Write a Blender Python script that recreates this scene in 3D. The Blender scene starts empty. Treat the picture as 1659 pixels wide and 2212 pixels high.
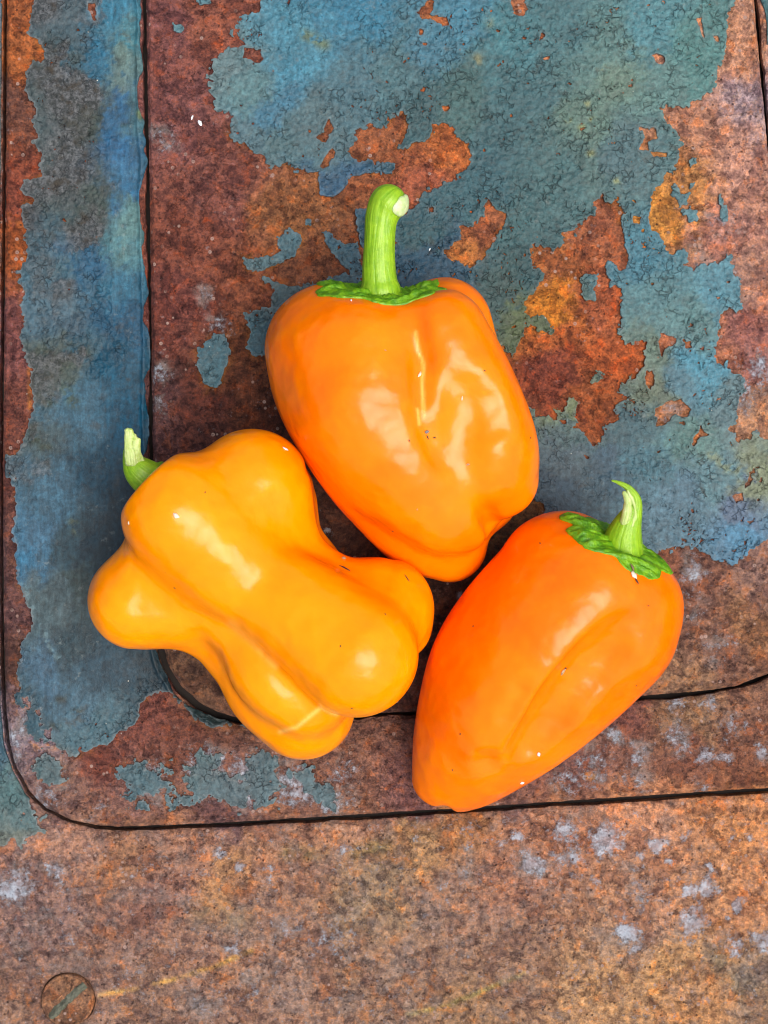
import bpy, math, random
import numpy as np
from mathutils import Vector, Matrix
from mathutils.bvhtree import BVHTree

# ------------------------------------------------------------------ units
W, H = 768, 1024
S = 0.30 / 1024            # metres per frame pixel on the plate
DIST = 1500.0              # camera height, in those pixels
sc = bpy.context.scene
C = sc.collection

# ------------------------------------------------------------------ camera, sky, sun, exposure
cam = bpy.data.cameras.new('camera')
camo = bpy.data.objects.new('camera', cam); C.objects.link(camo)
camo.location = (0, 0, DIST * S)
cam.sensor_fit = 'VERTICAL'; cam.sensor_height = 36.0
cam.lens = 18.0 / (512.0 / DIST)
cam.clip_start = 0.01; cam.clip_end = 50
sc.camera = camo
sc.cycles.filter_width = 1.1

SUN_EL, SUN_AZ = math.radians(70), math.radians(-30)     # azimuth measured from +X (right of the picture)
world = bpy.data.worlds.new('World'); sc.world = world; world.use_nodes = True
wn = world.node_tree
sky = wn.nodes.new('ShaderNodeTexSky'); sky.sky_type = 'NISHITA'; sky.sun_disc = False
sky.sun_elevation = SUN_EL; sky.sun_rotation = math.pi / 2 - SUN_AZ
sky.air_density = 1.0; sky.dust_density = 6.0; sky.ozone_density = 0.6
wn.links.new(sky.outputs[0], wn.nodes['Background'].inputs[0])
wn.nodes['Background'].inputs[1].default_value = 0.09
sun = bpy.data.lights.new('sun', 'SUN'); suno = bpy.data.objects.new('sun', sun); C.objects.link(suno)
sun.energy = 1.5; sun.angle = math.radians(44); sun.color = (1.0, 0.965, 0.91)
sd = Vector((math.cos(SUN_EL) * math.cos(SUN_AZ), math.cos(SUN_EL) * math.sin(SUN_AZ), math.sin(SUN_EL)))
suno.rotation_euler = sd.to_track_quat('Z', 'Y').to_euler(); suno.location = sd * 3
sc.view_settings.view_transform = 'Standard'; sc.view_settings.look = 'None'
sc.view_settings.exposure = 0.88; sc.view_settings.gamma = 1.0

# ------------------------------------------------------------------ numpy noise
def _h(ix, iy, seed):
    n = (ix.astype(np.int64) * 374761393 + iy.astype(np.int64) * 668265263 + seed * 1442695041) & 0xFFFFFFFF
    n = ((n ^ (n >> 13)) * 1274126177) & 0xFFFFFFFF
    n = ((n ^ (n >> 16)) * 2246822519) & 0xFFFFFFFF
    return ((n ^ (n >> 15)) & 0xFFFFFF).astype(np.float32) / np.float32(0xFFFFFF)

def vnoise(x, y, seed):
    ix = np.floor(x); iy = np.floor(y); fx = (x - ix).astype(np.float32); fy = (y - iy).astype(np.float32)
    fx = fx * fx * fx * (fx * (fx * 6 - 15) + 10); fy = fy * fy * fy * (fy * (fy * 6 - 15) + 10)
    a = _h(ix, iy, seed); b = _h(ix + 1, iy, seed); c = _h(ix, iy + 1, seed); d = _h(ix + 1, iy + 1, seed)
    return (a + (b - a) * fx) * (1 - fy) + (c + (d - c) * fx) * fy

def fbm(x, y, wl, octs, seed, gain=0.5):          # about -1 .. 1
    out = 0; amp = 1.0; tot = 0; ca, sa = math.cos(0.6), math.sin(0.6)
    for o in range(octs):
        xr, yr = (x * ca - y * sa) / wl, (x * sa + y * ca) / wl
        out = out + amp * (vnoise(xr + 17.3 * o, yr - 9.1 * o, seed + o) * 2 - 1); tot += amp
        amp *= gain; wl *= 0.5; ca, sa = math.cos(0.6 + o), math.sin(0.6 + o)
    return out / tot * 1.6

def worley(x, y, wl, seed):
    gx = x / wl; gy = y / wl; ix = np.floor(gx); iy = np.floor(gy)
    f1 = np.full(x.shape, 9.0, np.float32); f2 = f1.copy()
    for dy in (-1, 0, 1):
        for dx in (-1, 0, 1):
            jx = ix + dx; jy = iy + dy
            d = np.hypot(jx + 0.1 + 0.8 * _h(jx, jy, seed) - gx, jy + 0.1 + 0.8 * _h(jx, jy, seed + 7) - gy).astype(np.float32)
            f2 = np.minimum(f2, np.maximum(f1, d)); f1 = np.minimum(f1, d)
    return f1, f2

# ------------------------------------------------------------------ picture-tile coordinates -> frame pixels
K = 0.253968
def T(ox, oy, z):
    return lambda pts: [((ox + x / z) * K, (oy + y / z) * K) for x, y in pts]
D_ = T(0, 0, 0.54861); t1 = T(0, 0, 1.659); t2 = T(1000, 0, 1.659); t3 = T(2024, 0, 1.659)
t4 = T(0, 1333, 1.659); t6 = T(2024, 1333, 1.659); t7 = T(0, 2666, 1.106); t8 = T(1524, 2666, 1.106)
c1 = T(1000, 700, 1.3825); c2 = T(300, 1640, 1.15208); c3 = T(1560, 1860, 1.3825)

def poly_sdf(X, Y, pts):                            # + inside, - outside
    p = np.array(pts, np.float32); q = np.roll(p, -1, 0)
    d2 = np.full(X.shape, 1e12, np.float32); ins = np.zeros(X.shape, bool)
    for (ax, ay), (bx, by) in zip(p, q):
        ex, ey = bx - ax, by - ay; wx = X - ax; wy = Y - ay
        t = np.clip((wx * ex + wy * ey) / (ex * ex + ey * ey + 1e-9), 0, 1)
        d2 = np.minimum(d2, (wx - ex * t) ** 2 + (wy - ey * t) ** 2)
        if ay != by:
            ins ^= ((ay > Y) != (by > Y)) & (X < ex * (Y - ay) / (by - ay) + ax)
    d = np.sqrt(d2)
    return np.where(ins, d, -d)

def line_dist(X, Y, pts):
    d2 = np.full(X.shape, 1e12, np.float32)
    for (ax, ay), (bx, by) in zip(pts[:-1], pts[1:]):
        ex, ey = bx - ax, by - ay; wx = X - ax; wy = Y - ay
        t = np.clip((wx * ex + wy * ey) / (ex * ex + ey * ey + 1e-9), 0, 1)
        d2 = np.minimum(d2, (wx - ex * t) ** 2 + (wy - ey * t) ** 2)
    return np.sqrt(d2)

OUTER = D_([(18,-900),(13,300),(10,600),(6,1000),(7,1300),(12,1520),(20,1605),(36,1660),(62,1708),(100,1745),(150,1770),(205,1783),(260,1786),(500,1777),(1000,1745),(1659,1702),(2500,1650),(2500,-900)])
INNER = D_([(306,-900),(316,0),(326,600),(328,800),(332,1100),(341,1330),(350,1390),(366,1440),(393,1483),(431,1517),(470,1538),(510,1550),(560,1555),(900,1536),(1390,1503),(1540,1490),(1600,1478),(1659,1455),(1710,1415),(1745,1360),(1755,1290),(1755,1200),(1720,900),(1660,350),(1628,0),(1545,-900)])

# ------------------------------------------------------------------ paint outlines: (+ add / - remove, polygon, raggedness)
PAINT = {'inner': [], 'outer': [], 'base': []}
def P(plate, sign, pts, lace=1.0): PAINT[plate].append((sign, pts, lace))
# inner plate
P('inner', 1, D_([(575,-300),(575,-20),(560,30),(515,35),(500,70),(535,100),(470,125),(455,190),(460,230),(505,260),(505,300),(560,330),(590,365),(620,350),(655,378),(690,372),(691,425),(718,430),(735,415),(760,385),(900,360),(905,440),(850,480),(850,600),(800,650),(1000,700),(1100,760),(1140,900),(1120,1040),(1060,1100),(1120,1140),(1300,1200),(1450,1180),(1480,1168),(1520,1190),(1580,1225),(1620,1190),(1700,1150),(1800,1150),(1800,-300)]))
P('inner', -1, t2([(640,850),(700,810),(860,830),(890,790),(970,740),(1020,820),(1000,900),(950,970),(1130,940),(1180,890),(1180,830),(1250,810),(1300,830),(1390,950),(1420,1080),(1310,1190),(1220,1230),(1170,1270),(1110,1240),(1080,1300),(1000,1340),(900,1500),(700,1590),(540,1610),(480,1540),(330,1450),(430,1300),(500,1310),(600,1250),(620,1180),(880,1130),(920,1080),(820,1090),(740,1060),(680,1080),(620,1000),(660,920)]), .7)
P('inner', -1, t2([(380,900),(440,870),(490,790),(520,850),(470,945)]), .3)
P('inner', -1, t2([(460,1030),(510,980),(530,1010),(480,1100),(430,1100)]), .3)
P('inner', -1, t2([(1050,90),(1130,20),(1180,10),(1150,100),(1260,120),(1270,170),(1240,180),(1150,140),(1100,140)]), .3)
P('inner', -1, t2([(1225,700),(1270,695),(1285,725),(1240,740)]), .2)
P('inner', -1, t2([(1530,1300),(1600,1390),(1659,1420),(1600,1520),(1500,1660),(1430,1780),(1320,1700),(1250,1650),(1360,1570),(1350,1490),(1410,1500),(1470,1420)]), .6)
P('inner', -1, t2([(1140,1355),(1175,1360),(1180,1400),(1150,1400)]), .2)
P('inner', -1, t2([(1075,200),(1105,205),(1105,235),(1080,235)]), .2)
P('inner', -1, t2([(1100,285),(1130,280),(1130,305),(1105,305)]), .2)
P('inner', -1, t2([(-60,320),(50,330),(60,400),(0,420),(-70,390)]), .4)
P('inner', -1, t2([(-40,-20),(40,0),(50,80),(0,100),(-60,80)]), .4)
# right-hand rust patch beside the standing pepper
P('inner', -1, t3([(120,1610),(250,1640),(330,1600),(320,1540),(440,1490),(530,1400),(530,1330),(560,1290),(610,1340),(680,1320),(720,1400),(690,1430),(710,1610),(735,1650),(745,1720),(700,1770),(610,1700),(590,1750),(640,1850),(720,1880),(690,1950),(680,2050),(700,2150),(690,2210)]) + t6([(860,30),(840,180),(790,260),(700,340),(770,400),(690,440),(650,530),(590,560),(550,640),(520,700),(480,640),(380,600),(330,560),(250,520),(130,500),(60,430),(-60,280)]) + t3([(60,2120),(240,2150),(200,2080),(90,2040),(100,1950),(160,1860),(190,1800),(90,1690)]), .8)
P('inner', 1, t3([(440,1820),(500,1790),(540,1800),(520,1900),(530,1980),(480,1970),(440,1930)]), .5)
P('inner', 1, t6([(340,400),(390,385),(410,430),(400,540),(370,570),(340,540),(280,530),(270,480),(320,470)]), .5)
P('inner', 1, t6([(520,200),(560,190),(590,240),(570,290),(520,300)]), .9)
# right strip
P('inner', -1, t3([(1440,-500),(1440,0),(1420,100),(1390,200),(1370,350),(1350,450),(1310,530),(1280,600),(1180,660),(1160,700),(960,710),(970,780),(1040,850),(1070,950),(1060,1050),(1010,1150),(960,1250),(890,1290),(890,1380),(870,1440),(900,1530),(960,1600),(1010,1680),(1100,1640),(1120,1730),(1150,1790),(1220,1740),(1290,1730),(1400,1700),(1440,1760),(1440,1850),(1460,1900),(1460,2000),(1370,2020),(1330,2060),(1320,2130),(1310,2210)]) + t6([(1290,60),(1320,150),(1400,190),(1490,240),(1480,330),(1420,420),(1440,520),(1400,600),(1450,690),(1560,640),(1659,660),(2100,660),(2100,-2800)]), .8)
P('inner', -1, t6([(1500,980),(1520,860),(1490,840),(1560,830),(1659,800),(1659,830),(1560,880),(1540,960)]), .7)
P('inner', -1, t6([(1420,1030),(1490,1000),(1490,1060),(1440,1080)]), .3)
P('inner', -1, t3([(810,830),(920,850),(930,910),(870,930),(880,990),(800,990),(850,900)]), .4)
P('inner', -1, t3([(890,1000),(990,1005),(990,1030),(900,1035)]), .2)
P('inner', -1, t3([(765,1410),(830,1420),(820,1465),(770,1460)]), .2)
P('inner', -1, t3([(900,370),(940,365),(980,385),(965,435),(930,420)]), .2)
P('inner', -1, t3([(1190,130),(1215,130),(1230,200),(1250,240),(1235,265),(1205,220)]), .2)
P('inner', -1, t3([(1295,235),(1330,240),(1330,280),(1300,280)]), .2)
P('inner', -1, t3([(170,225),(205,225),(200,255),(165,255)]), .2)
P('inner', -1, t3([(-20,-20),(60,0),(95,70),(60,110),(0,90)]), .4)
P('inner', -1, t3([(660,1680),(740,1690),(740,1750),(700,1780),(660,1740)]), .3)
P('inner', -1, t6([(920,460),(1000,420),(1090,400),(1150,460),(1130,510),(1050,490),(980,570),(930,570)]), .4)
P('inner', -1, t6([(860,220),(900,210),(905,300),(880,345),(850,290)]), .3)
P('inner', -1, t6([(960,-20),(1060,0),(1060,50),(990,70),(960,120),(930,40)]), .4)
P('inner', -1, t6([(1090,0),(1150,20),(1165,70),(1110,80)]), .3)
P('inner', -1, t6([(1150,690),(1200,600),(1210,560),(1225,610),(1280,630),(1215,640),(1165,710)]), .2)
P('inner', -1, t6([(400,740),(430,730),(500,780),(470,790)]), .3)
P('inner', -1, t6([(-60,1050),(120,1030),(200,1060),(210,1090),(190,1120),(220,1180),(130,1240),(-60,1300)]), .5)
P('inner', 1, t3([(1315,1280),(1345,1275),(1370,1340),(1400,1350),(1395,1440),(1360,1455),(1330,1430),(1340,1370)]), .3)
P('inner', 1, t3([(1105,1390),(1150,1365),(1195,1420),(1190,1455),(1140,1450)]), .4)
P('inner', 1, t3([(1010,1225),(1060,1215),(1080,1280),(1140,1270),(1120,1340),(1060,1330),(1020,1280)]), .8)
P('inner', 1, t3([(1140,1050),(1190,1035),(1180,1065),(1145,1090)]), .3)
P('inner', 1, t3([(1140,1210),(1175,1200),(1170,1230),(1145,1235)]), .3)
# fragments left of the stem
P('inner', 1, c1([(130,330),(200,295),(260,310),(240,380),(190,440),(130,490),(60,500),(-60,520),(-60,440),(100,430),(150,400)]), .5)
P('inner', 1, c1([(370,300),(410,290),(450,340),(500,360),(570,350),(590,420),(570,490),(530,500),(450,440),(400,370)]), .4)
P('inner', 1, c1([(500,470),(560,440),(600,480),(600,560),(540,560),(520,520)]), .4)
P('inner', 1, c1([(60,540),(110,560),(180,600),(260,600),(400,560),(500,520),(600,560),(600,650),(250,650),(120,720),(80,760),(30,760),(90,700),(100,620)]), .5)
P('inner', 1, c1([(-60,740),(60,720),(110,760),(80,950),(0,960),(-60,930),(0,850)]), .5)
P('inner', 1, c1([(355,-20),(500,-20),(505,40),(430,120),(360,90)]), .3)
P('inner', 1, c1([(560,180),(610,190),(620,320),(590,420),(570,330)]), .4)
P('inner', 1, c1([(285,225),(315,230),(310,265),(285,255)]), .2)
P('inner', 1, D_([(430,752),(460,722),(485,722),(503,757),(490,795),(470,840),(448,835),(432,800)]), .5)
P('inner', 1, D_([(375,55),(398,58),(392,72),(378,70)]), .3)
P('inner', 1, D_([(415,-10),(450,-10),(458,10),(430,15)]), .3)
# outer plate, left strip
P('outer', 1, t1([(230,-900),(230,0),(205,100),(200,230),(250,270),(300,340),(280,400),(220,400),(170,470),(155,570),(190,640),(250,740),(215,790),(255,900),(215,940),(265,1010),(260,1100),(275,1150),(170,1180),(140,1240),(180,1280),(250,1320),(150,1340),(140,1420),(160,1500),(180,1620),(160,1700),(125,1770),(130,1850),(165,1920),(135,2000),(145,2100),(130,2210)]) + t4([(150,30),(185,130),(215,200),(205,300),(215,380),(190,500),(160,600),(165,700),(130,750),(60,770),(-60,740),(-60,900),(70,910),(95,960),(95,1430),(120,1600),(190,1770),(215,1880),(180,1950),(120,2010),(130,2100),(110,2210)]) + t7([(110,80),(160,150),(200,200),(240,270),(290,340),(310,350),(380,310),(440,290),(470,300),(510,240),(600,180),(620,100),(700,50),(760,70),(830,140),(880,195),(960,215),(1060,215),(1200,150),(900,-200),(900,-3500)]), .55)
P('outer', -1, t1([(560,60),(570,20),(630,10),(640,80),(625,130),(590,120)]), .3)
P('outer', 1, t7([(160,350),(210,345),(270,390),(265,440),(220,450),(190,420),(150,400)]), 1.0)
P('outer', 1, t7([(505,410),(590,390),(650,400),(740,370),(760,400),(700,440),(760,490),(830,500),(800,440),(850,350),(940,310),(980,330),(940,400),(980,470),(1060,400),(1140,300),(1250,330),(1200,430),(1180,470),(1230,480),(1190,550),(1100,540),(1020,570),(980,520),(900,520),(860,560),(760,545),(720,480),(600,500),(520,450)]), 1.8)
P('outer', 1, t7([(1250,420),(1330,400),(1400,470),(1480,480),(1430,550),(1330,500)]), 2.0)
P('outer', 1, t7([(550,500),(620,520),(640,570),(570,560)]), 1.6)
P('outer', 1, t7([(80,130),(150,120),(200,260),(150,230)]), 2.0)
P('outer', 1, D_([(1640,-300),(1690,-300),(1690,100),(1655,100),(1640,20)]), .8)
# base panel
P('base', 1, D_([(-400,-900),(40,-900),(40,1690),(75,1760),(95,1768),(80,1785),(98,1798),(50,1810),(45,1830),(20,1815),(-10,1835),(-400,1850)]), .5)

def hexc(h):
    v = np.array([int(h[i:i + 2], 16) for i in (0, 2, 4)]) / 255.0
    return np.where(v <= 0.04045, v / 12.92, ((v + 0.055) / 1.055) ** 2.4)
def blobs(s):
    out = []
    for it in s.split():
        x, y, h = it.split(',')
        out.append((float(x) * 0.46293, float(y) * 0.46293, hexc(h)))
    return out
RUST = blobs('''360,60,7a4a48 420,60,8a5040 370,250,7d4d4a 480,420,7c4a42 400,520,7a4437 380,650,754038 520,600,834a35 420,880,5a3028 520,850,5e3424 360,900,63403f 560,760,6a3d28 640,480,96603f 660,560,7d4b35 820,290,94583c 980,330,b8683a 930,390,9a5540 1040,500,9a5c40 990,570,b4703e
1290,500,955840 1200,560,a0603c 1180,660,c0762c 1280,640,a0583c 1190,720,a85c34 1320,770,a8552f 1200,830,7d3f30 1290,860,93502f 1600,100,b07058 1500,260,a06450 1580,350,ad7060 1480,400,a8663c 1420,470,bb7034 1550,500,a8685a 1600,600,a06858 1610,750,8d5048 1560,790,9d5a45 1640,200,a07878 1450,880,9a5a3c
1520,1260,7d5548 1480,1200,80503f 1560,1400,7d5648 1620,1350,95694d 1450,1450,99735a 1640,1250,8d6a60 1640,900,a06850 750,1150,5a3a30 950,1280,5a3a30 1100,1080,6a4a30 400,1430,6f5040 440,1490,7a5644
30,200,6f4538 60,130,a0582f 40,450,7e3f30 60,500,9a5028 30,700,7a4844 50,900,703f35 40,1300,65423f 60,1450,5d3d35 50,1560,806a70 60,1600,857078 120,1700,7d5a50 90,1640,8a7070 200,1650,744035 330,1530,77443a 400,1600,6d4034 300,1720,7e5850 500,1750,7a5550 700,1720,7d5548 900,1730,805550 1100,1700,7d564c 1300,1600,84584a 1200,1650,7a5048 1500,1560,8f6a50 1600,1570,885d4a 1480,1640,7d5040 1350,1530,7a4a40 1600,1650,80503c 900,1480,5c3c34
150,1820,a8745c 400,1850,a06a50 250,1870,98633f 600,1850,a56c4a 500,1900,b07848 700,1800,ad7452 900,1830,a57848 1000,1790,aa7045 1200,1780,a0694c 1400,1780,a87050 1600,1750,ad7045 250,1950,6f473c 100,1960,7d5c55 350,1960,7c4c40 600,1950,8a6450 800,1940,907555 1000,1950,966a50 1100,1930,a0664a 200,2080,7d5748 400,2050,8a604c 600,2100,8f6650 900,2100,85644f 1100,2050,85624d 1400,1960,a06c4c 1550,1900,b07448 1640,1960,b5703f 1350,2060,977050 1300,2140,a87848 1450,2110,b07c45 1550,2150,a87040 1640,2150,80664c 1500,2200,b5783f 1000,2180,8f6844 300,2180,85604c 50,2200,85604c''')
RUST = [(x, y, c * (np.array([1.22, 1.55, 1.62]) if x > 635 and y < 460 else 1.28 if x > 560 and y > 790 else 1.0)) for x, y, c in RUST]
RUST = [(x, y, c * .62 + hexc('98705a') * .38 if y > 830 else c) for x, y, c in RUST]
BLUE = blobs('''140,40,66727a 230,20,4a8aa5 200,120,3d7f9e 270,130,7a9090 290,90,5a93a0 150,200,6a6a66 110,140,5d6464 120,330,6a7070 180,260,5a5a52 240,250,3f7095 250,330,3f76a0 290,250,5f7f8a 150,420,55605f 190,440,5a5f58 260,430,42789c 250,530,6d97a0 290,470,7d9a98 260,600,4a7f99 130,560,5c7a88 180,560,3f6f8f 120,640,6e8290 230,680,2f6685 280,700,2c5f7d 150,700,5d7080 280,900,10607e 230,800,1f5f7a 120,800,6a6a62 180,760,4f6f80 150,870,5a7f95 80,950,5f676a 200,1000,1f5066 100,1050,5a7c92 70,1150,6285a0 150,1150,3f5560 200,1150,2a424f 80,1300,6a7478 170,1250,565c5a 115,1262,6a7276 60,1180,4f86a8 280,1100,1f3a48 150,1380,3f5058 100,1440,5a748a 250,1440,445866 150,1520,5f7788 200,1580,6d8590 300,1440,2f424d 450,1560,3a4a4c
130,1660,7d8588 380,1640,7d8a8c 330,1690,72848c 600,1660,7d8a90 500,1650,80858a 1450,1530,66705c
620,150,4f86a0 650,90,5488a0 760,40,3f7a98 600,220,4f7a94 540,200,66828a 490,180,6f7f86 560,300,5f7480 620,300,5a7078 690,250,5c6f78 760,180,55717f 850,150,54707a 950,100,507a90 1000,60,4f8099 900,250,465f66 1000,200,4d6668 1100,100,4f7a85 1150,200,4c6a72 1200,60,52727a 1300,100,668080 1400,60,5d8894 1500,120,5f8484 1420,180,6a8585 1350,160,75857a 1260,240,6d8078 1100,300,47636b 1050,400,3f5f6a 900,500,3b5a64 880,580,2f5068 950,560,34526a 1100,480,48666c 1200,400,4f6b70 1270,360,5f7474 1330,330,5a7078 1150,600,3a545a 1080,660,45585a 1130,700,5f6548 1380,570,4f7c90 1430,650,5f7f88 1480,700,68858a 1540,640,608a9c 1420,760,6f7a70 1400,850,75786a 1480,830,5f7f90 1520,800,5a90a8 1350,930,4a616c 1250,950,566a70 1200,1000,54606c 1300,1000,44586a 1400,1000,4f7080 1500,950,66807f 1600,900,6d7f88 1550,1050,688490 1450,1080,5d7588 1600,1100,6a7590 1600,1180,5a86a8 1180,1060,3f4f60 1640,1040,8a8870 1230,870,75785c
720,410,3f5f7d 620,520,56707d 560,570,5a707a 600,640,4f6068 470,780,4d6a78
20,1700,4a6a6c 60,1780,567072 10,1600,3a5a68 40,1820,6a7268 0,500,2f3f48 100,1850,7a8480 20,1900,808890 1320,1790,8f92b0 1420,1800,94b0c8 1530,1920,a0b8cc 1600,1950,a0b8cc 1100,1800,8a98a0 1400,1990,98a0a8 1600,2060,9498a8 1250,2000,8f90a0''')

def tone_field(X, Y, lst, seed, rad=26.0):
    Xw = X + 20 * fbm(X, Y, 46, 6, seed, .74)
    Yw = Y + 24 * fbm(X, Y, 52, 6, seed + 5, .74)
    acc = np.zeros(X.shape + (3,), np.float32); tot = np.full(X.shape, 1e-12, np.float32)
    for bx, by, col in lst:
        w = 1.0 / (1e-3 + ((Xw - bx) ** 2 + (Yw - by) ** 2) / rad ** 2) ** 2
        tot += w; acc += w[..., None] * col.astype(np.float32)
    return acc / tot[..., None]

# ------------------------------------------------------------------ marching squares sheet
def msquares(f):
    """vertices as lerps between grid nodes and polygons of the region f > 0"""
    ny, nx = f.shape; ins = f > 0
    vid = np.full(f.shape, -1, np.int64); n = int(ins.sum()); vid[ins] = np.arange(n)
    flat = np.arange(ny * nx).reshape(ny, nx)
    A = [flat[ins]]; B = [flat[ins]]; Tt = [np.zeros(n, np.float32)]
    hx = ins[:, :-1] != ins[:, 1:]; hid = np.full(hx.shape, -1, np.int64); m = int(hx.sum()); hid[hx] = n + np.arange(m); n += m
    A.append(flat[:, :-1][hx]); B.append(flat[:, 1:][hx]); fa, fb = f[:, :-1][hx], f[:, 1:][hx]; Tt.append(np.clip(fa / (fa - fb + 1e-12), .02, .98))
    vx = ins[:-1] != ins[1:]; vvid = np.full(vx.shape, -1, np.int64); m = int(vx.sum()); vvid[vx] = n + np.arange(m); n += m
    A.append(flat[:-1][vx]); B.append(flat[1:][vx]); fa, fb = f[:-1][vx], f[1:][vx]; Tt.append(np.clip(fa / (fa - fb + 1e-12), .02, .98))
    A = np.concatenate(A); B = np.concatenate(B); Tt = np.concatenate(Tt)
    case = (ins[:-1, :-1] * 1 + ins[:-1, 1:] * 2 + ins[1:, 1:] * 4 + ins[1:, :-1] * 8)
    c0, c1_, c2_, c3_ = vid[:-1, :-1], vid[:-1, 1:], vid[1:, 1:], vid[1:, :-1]
    e0, e1, e2, e3 = hid[:-1], vvid[:, 1:], hid[1:], vvid[:, :-1]
    src = dict(zip(['c0', 'c1', 'c2', 'c3', 'e0', 'e1', 'e2', 'e3'], [c0, c1_, c2_, c3_, e0, e1, e2, e3]))
    ring = ['c0', 'e0', 'c1', 'e1', 'c2', 'e2', 'c3', 'e3']
    polys = []; walls = []
    for k in range(1, 16):
        sel = case == k
        if not sel.any(): continue
        if k in (5, 10):
            groups = [['c0', 'e0', 'e3'], ['c2', 'e2', 'e1']] if k == 5 else [['c1', 'e1', 'e0'], ['c3', 'e3', 'e2']]
        else:
            bits = [bool(k >> i & 1) for i in range(4)]; g = []
            for i in range(4):
                if bits[i]: g.append('c%d' % i)
                if bits[i] != bits[(i + 1) % 4]: g.append('e%d' % i)
            groups = [g]
        for g in groups:
            polys.append(np.stack([src[s][sel] for s in g], 1))
            for i in range(len(g)):
                a, b = g[i], g[(i + 1) % len(g)]
                if a[0] == 'e' and b[0] == 'e': walls.append(np.stack([src[a][sel], src[b][sel]], 1))
    walls = np.concatenate(walls) if walls else np.zeros((0, 2), np.int64)
    return A, B, Tt, polys, walls

def build_mesh(name, co, polys, mat, colors=None, smooth=True, flat_last=0):
    """polys: list of int arrays (n,k)"""
    me = bpy.data.meshes.new(name)
    polys = [p for p in polys if len(p)]
    idx = np.concatenate([p.ravel() for p in polys]).astype(np.int32)
    tot = np.concatenate([np.full(len(p), p.shape[1]) for p in polys])
    start = np.concatenate([[0], np.cumsum(tot)[:-1]]).astype(np.int32)
    me.vertices.add(len(co)); me.vertices.foreach_set('co', np.ascontiguousarray(co, np.float32).ravel())
    me.loops.add(len(idx)); me.loops.foreach_set('vertex_index', idx)
    me.polygons.add(len(tot)); me.polygons.foreach_set('loop_start', start)
    sm = np.full(len(tot), smooth, bool)
    if flat_last: sm[-flat_last:] = False
    me.polygons.foreach_set('use_smooth', sm)
    me.update(calc_edges=True); me.validate()
    for an, arr in (colors or {}).items():
        if arr.ndim == 2:
            at = me.attributes.new(an, 'FLOAT_COLOR', 'POINT')
            at.data.foreach_set('color', np.concatenate([arr, np.ones((len(arr), 1))], 1).astype(np.float32).ravel())
        else:
            at = me.attributes.new(an, 'FLOAT', 'POINT'); at.data.foreach_set('value', arr.astype(np.float32))
    if mat: me.materials.append(mat)
    return me

def link(name, me, parent=None):
    o = bpy.data.objects.new(name, me); C.objects.link(o)
    if parent is not None: o.parent = parent
    return o
def tag(o, label=None, cat=None, group=None, kind=None):
    if label: o['label'] = label
    if cat: o['category'] = cat
    if group: o['group'] = group
    if kind: o['kind'] = kind
    return o

# ------------------------------------------------------------------ materials
def new_mat(name):
    m = bpy.data.materials.new(name); m.use_nodes = True
    nt = m.node_tree; return m, nt, nt.nodes['Principled BSDF']
class N:
    def __init__(s, nt): s.nt = nt
    def add(s, t, **k):
        n = s.nt.nodes.new(t)
        for a, v in k.items(): setattr(n, a, v)
        return n
    def lk(s, a, b): s.nt.links.new(a, b)
    def coord(s): return s.add('ShaderNodeTexCoord').outputs['Object']
    def noise(s, co, px, detail=4, rough=0.55, dist=0.0):
        n = s.add('ShaderNodeTexNoise'); s.lk(co, n.inputs['Vector'])
        n.inputs['Scale'].default_value = 1 / (px * S); n.inputs['Detail'].default_value = detail
        n.inputs['Roughness'].default_value = rough; n.inputs['Distortion'].default_value = dist
        return n.outputs['Fac']
    def voro(s, co, px, feature='F1', rnd=1.0):
        n = s.add('ShaderNodeTexVoronoi', feature=feature); s.lk(co, n.inputs['Vector'])
        n.inputs['Scale'].default_value = 1 / (px * S); n.inputs['Randomness'].default_value = rnd
        return n
    def map(s, v, a, b, c=0.0, d=1.0, smooth=True):
        n = s.add('ShaderNodeMapRange', interpolation_type='SMOOTHSTEP' if smooth else 'LINEAR'); s.lk(v, n.inputs[0])
        for i, x in zip((1, 2, 3, 4), (a, b, c, d)): n.inputs[i].default_value = x
        return n.outputs[0]
    def math(s, op, a, b=None):
        n = s.add('ShaderNodeMath', operation=op)
        for i, v in enumerate((a, b)):
            if v is None: continue
            if isinstance(v, (int, float)): n.inputs[i].default_value = v
            else: s.lk(v, n.inputs[i])
        return n.outputs[0]
    def mix(s, f, a, b, blend='MIX'):
        n = s.add('ShaderNodeMix', data_type='RGBA', blend_type=blend)
        for i, v in ((0, f), (6, a), (7, b)):
            if isinstance(v, (int, float)): n.inputs[i].default_value = v if i == 0 else (v, v, v, 1)
            elif isinstance(v, tuple): n.inputs[i].default_value = v + (1,)
            else: s.lk(v, n.inputs[i])
        return n.outputs[2]
    def attr(s, name):
        n = s.add('ShaderNodeAttribute'); n.attribute_name = name; return n
    def bump(s, h, dist_px, strength=1.0, prev=None):
        n = s.add('ShaderNodeBump'); s.lk(h, n.inputs['Height']); n.inputs['Distance'].default_value = dist_px * S
        n.inputs['Strength'].default_value = strength
        if prev is not None: s.lk(prev, n.inputs['Normal'])
        return n.outputs[0]
    def grey(s, v):
        n = s.add('ShaderNodeCombineColor')
        for i in range(3): s.lk(v, n.inputs[i])
        return n.outputs[0]

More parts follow.
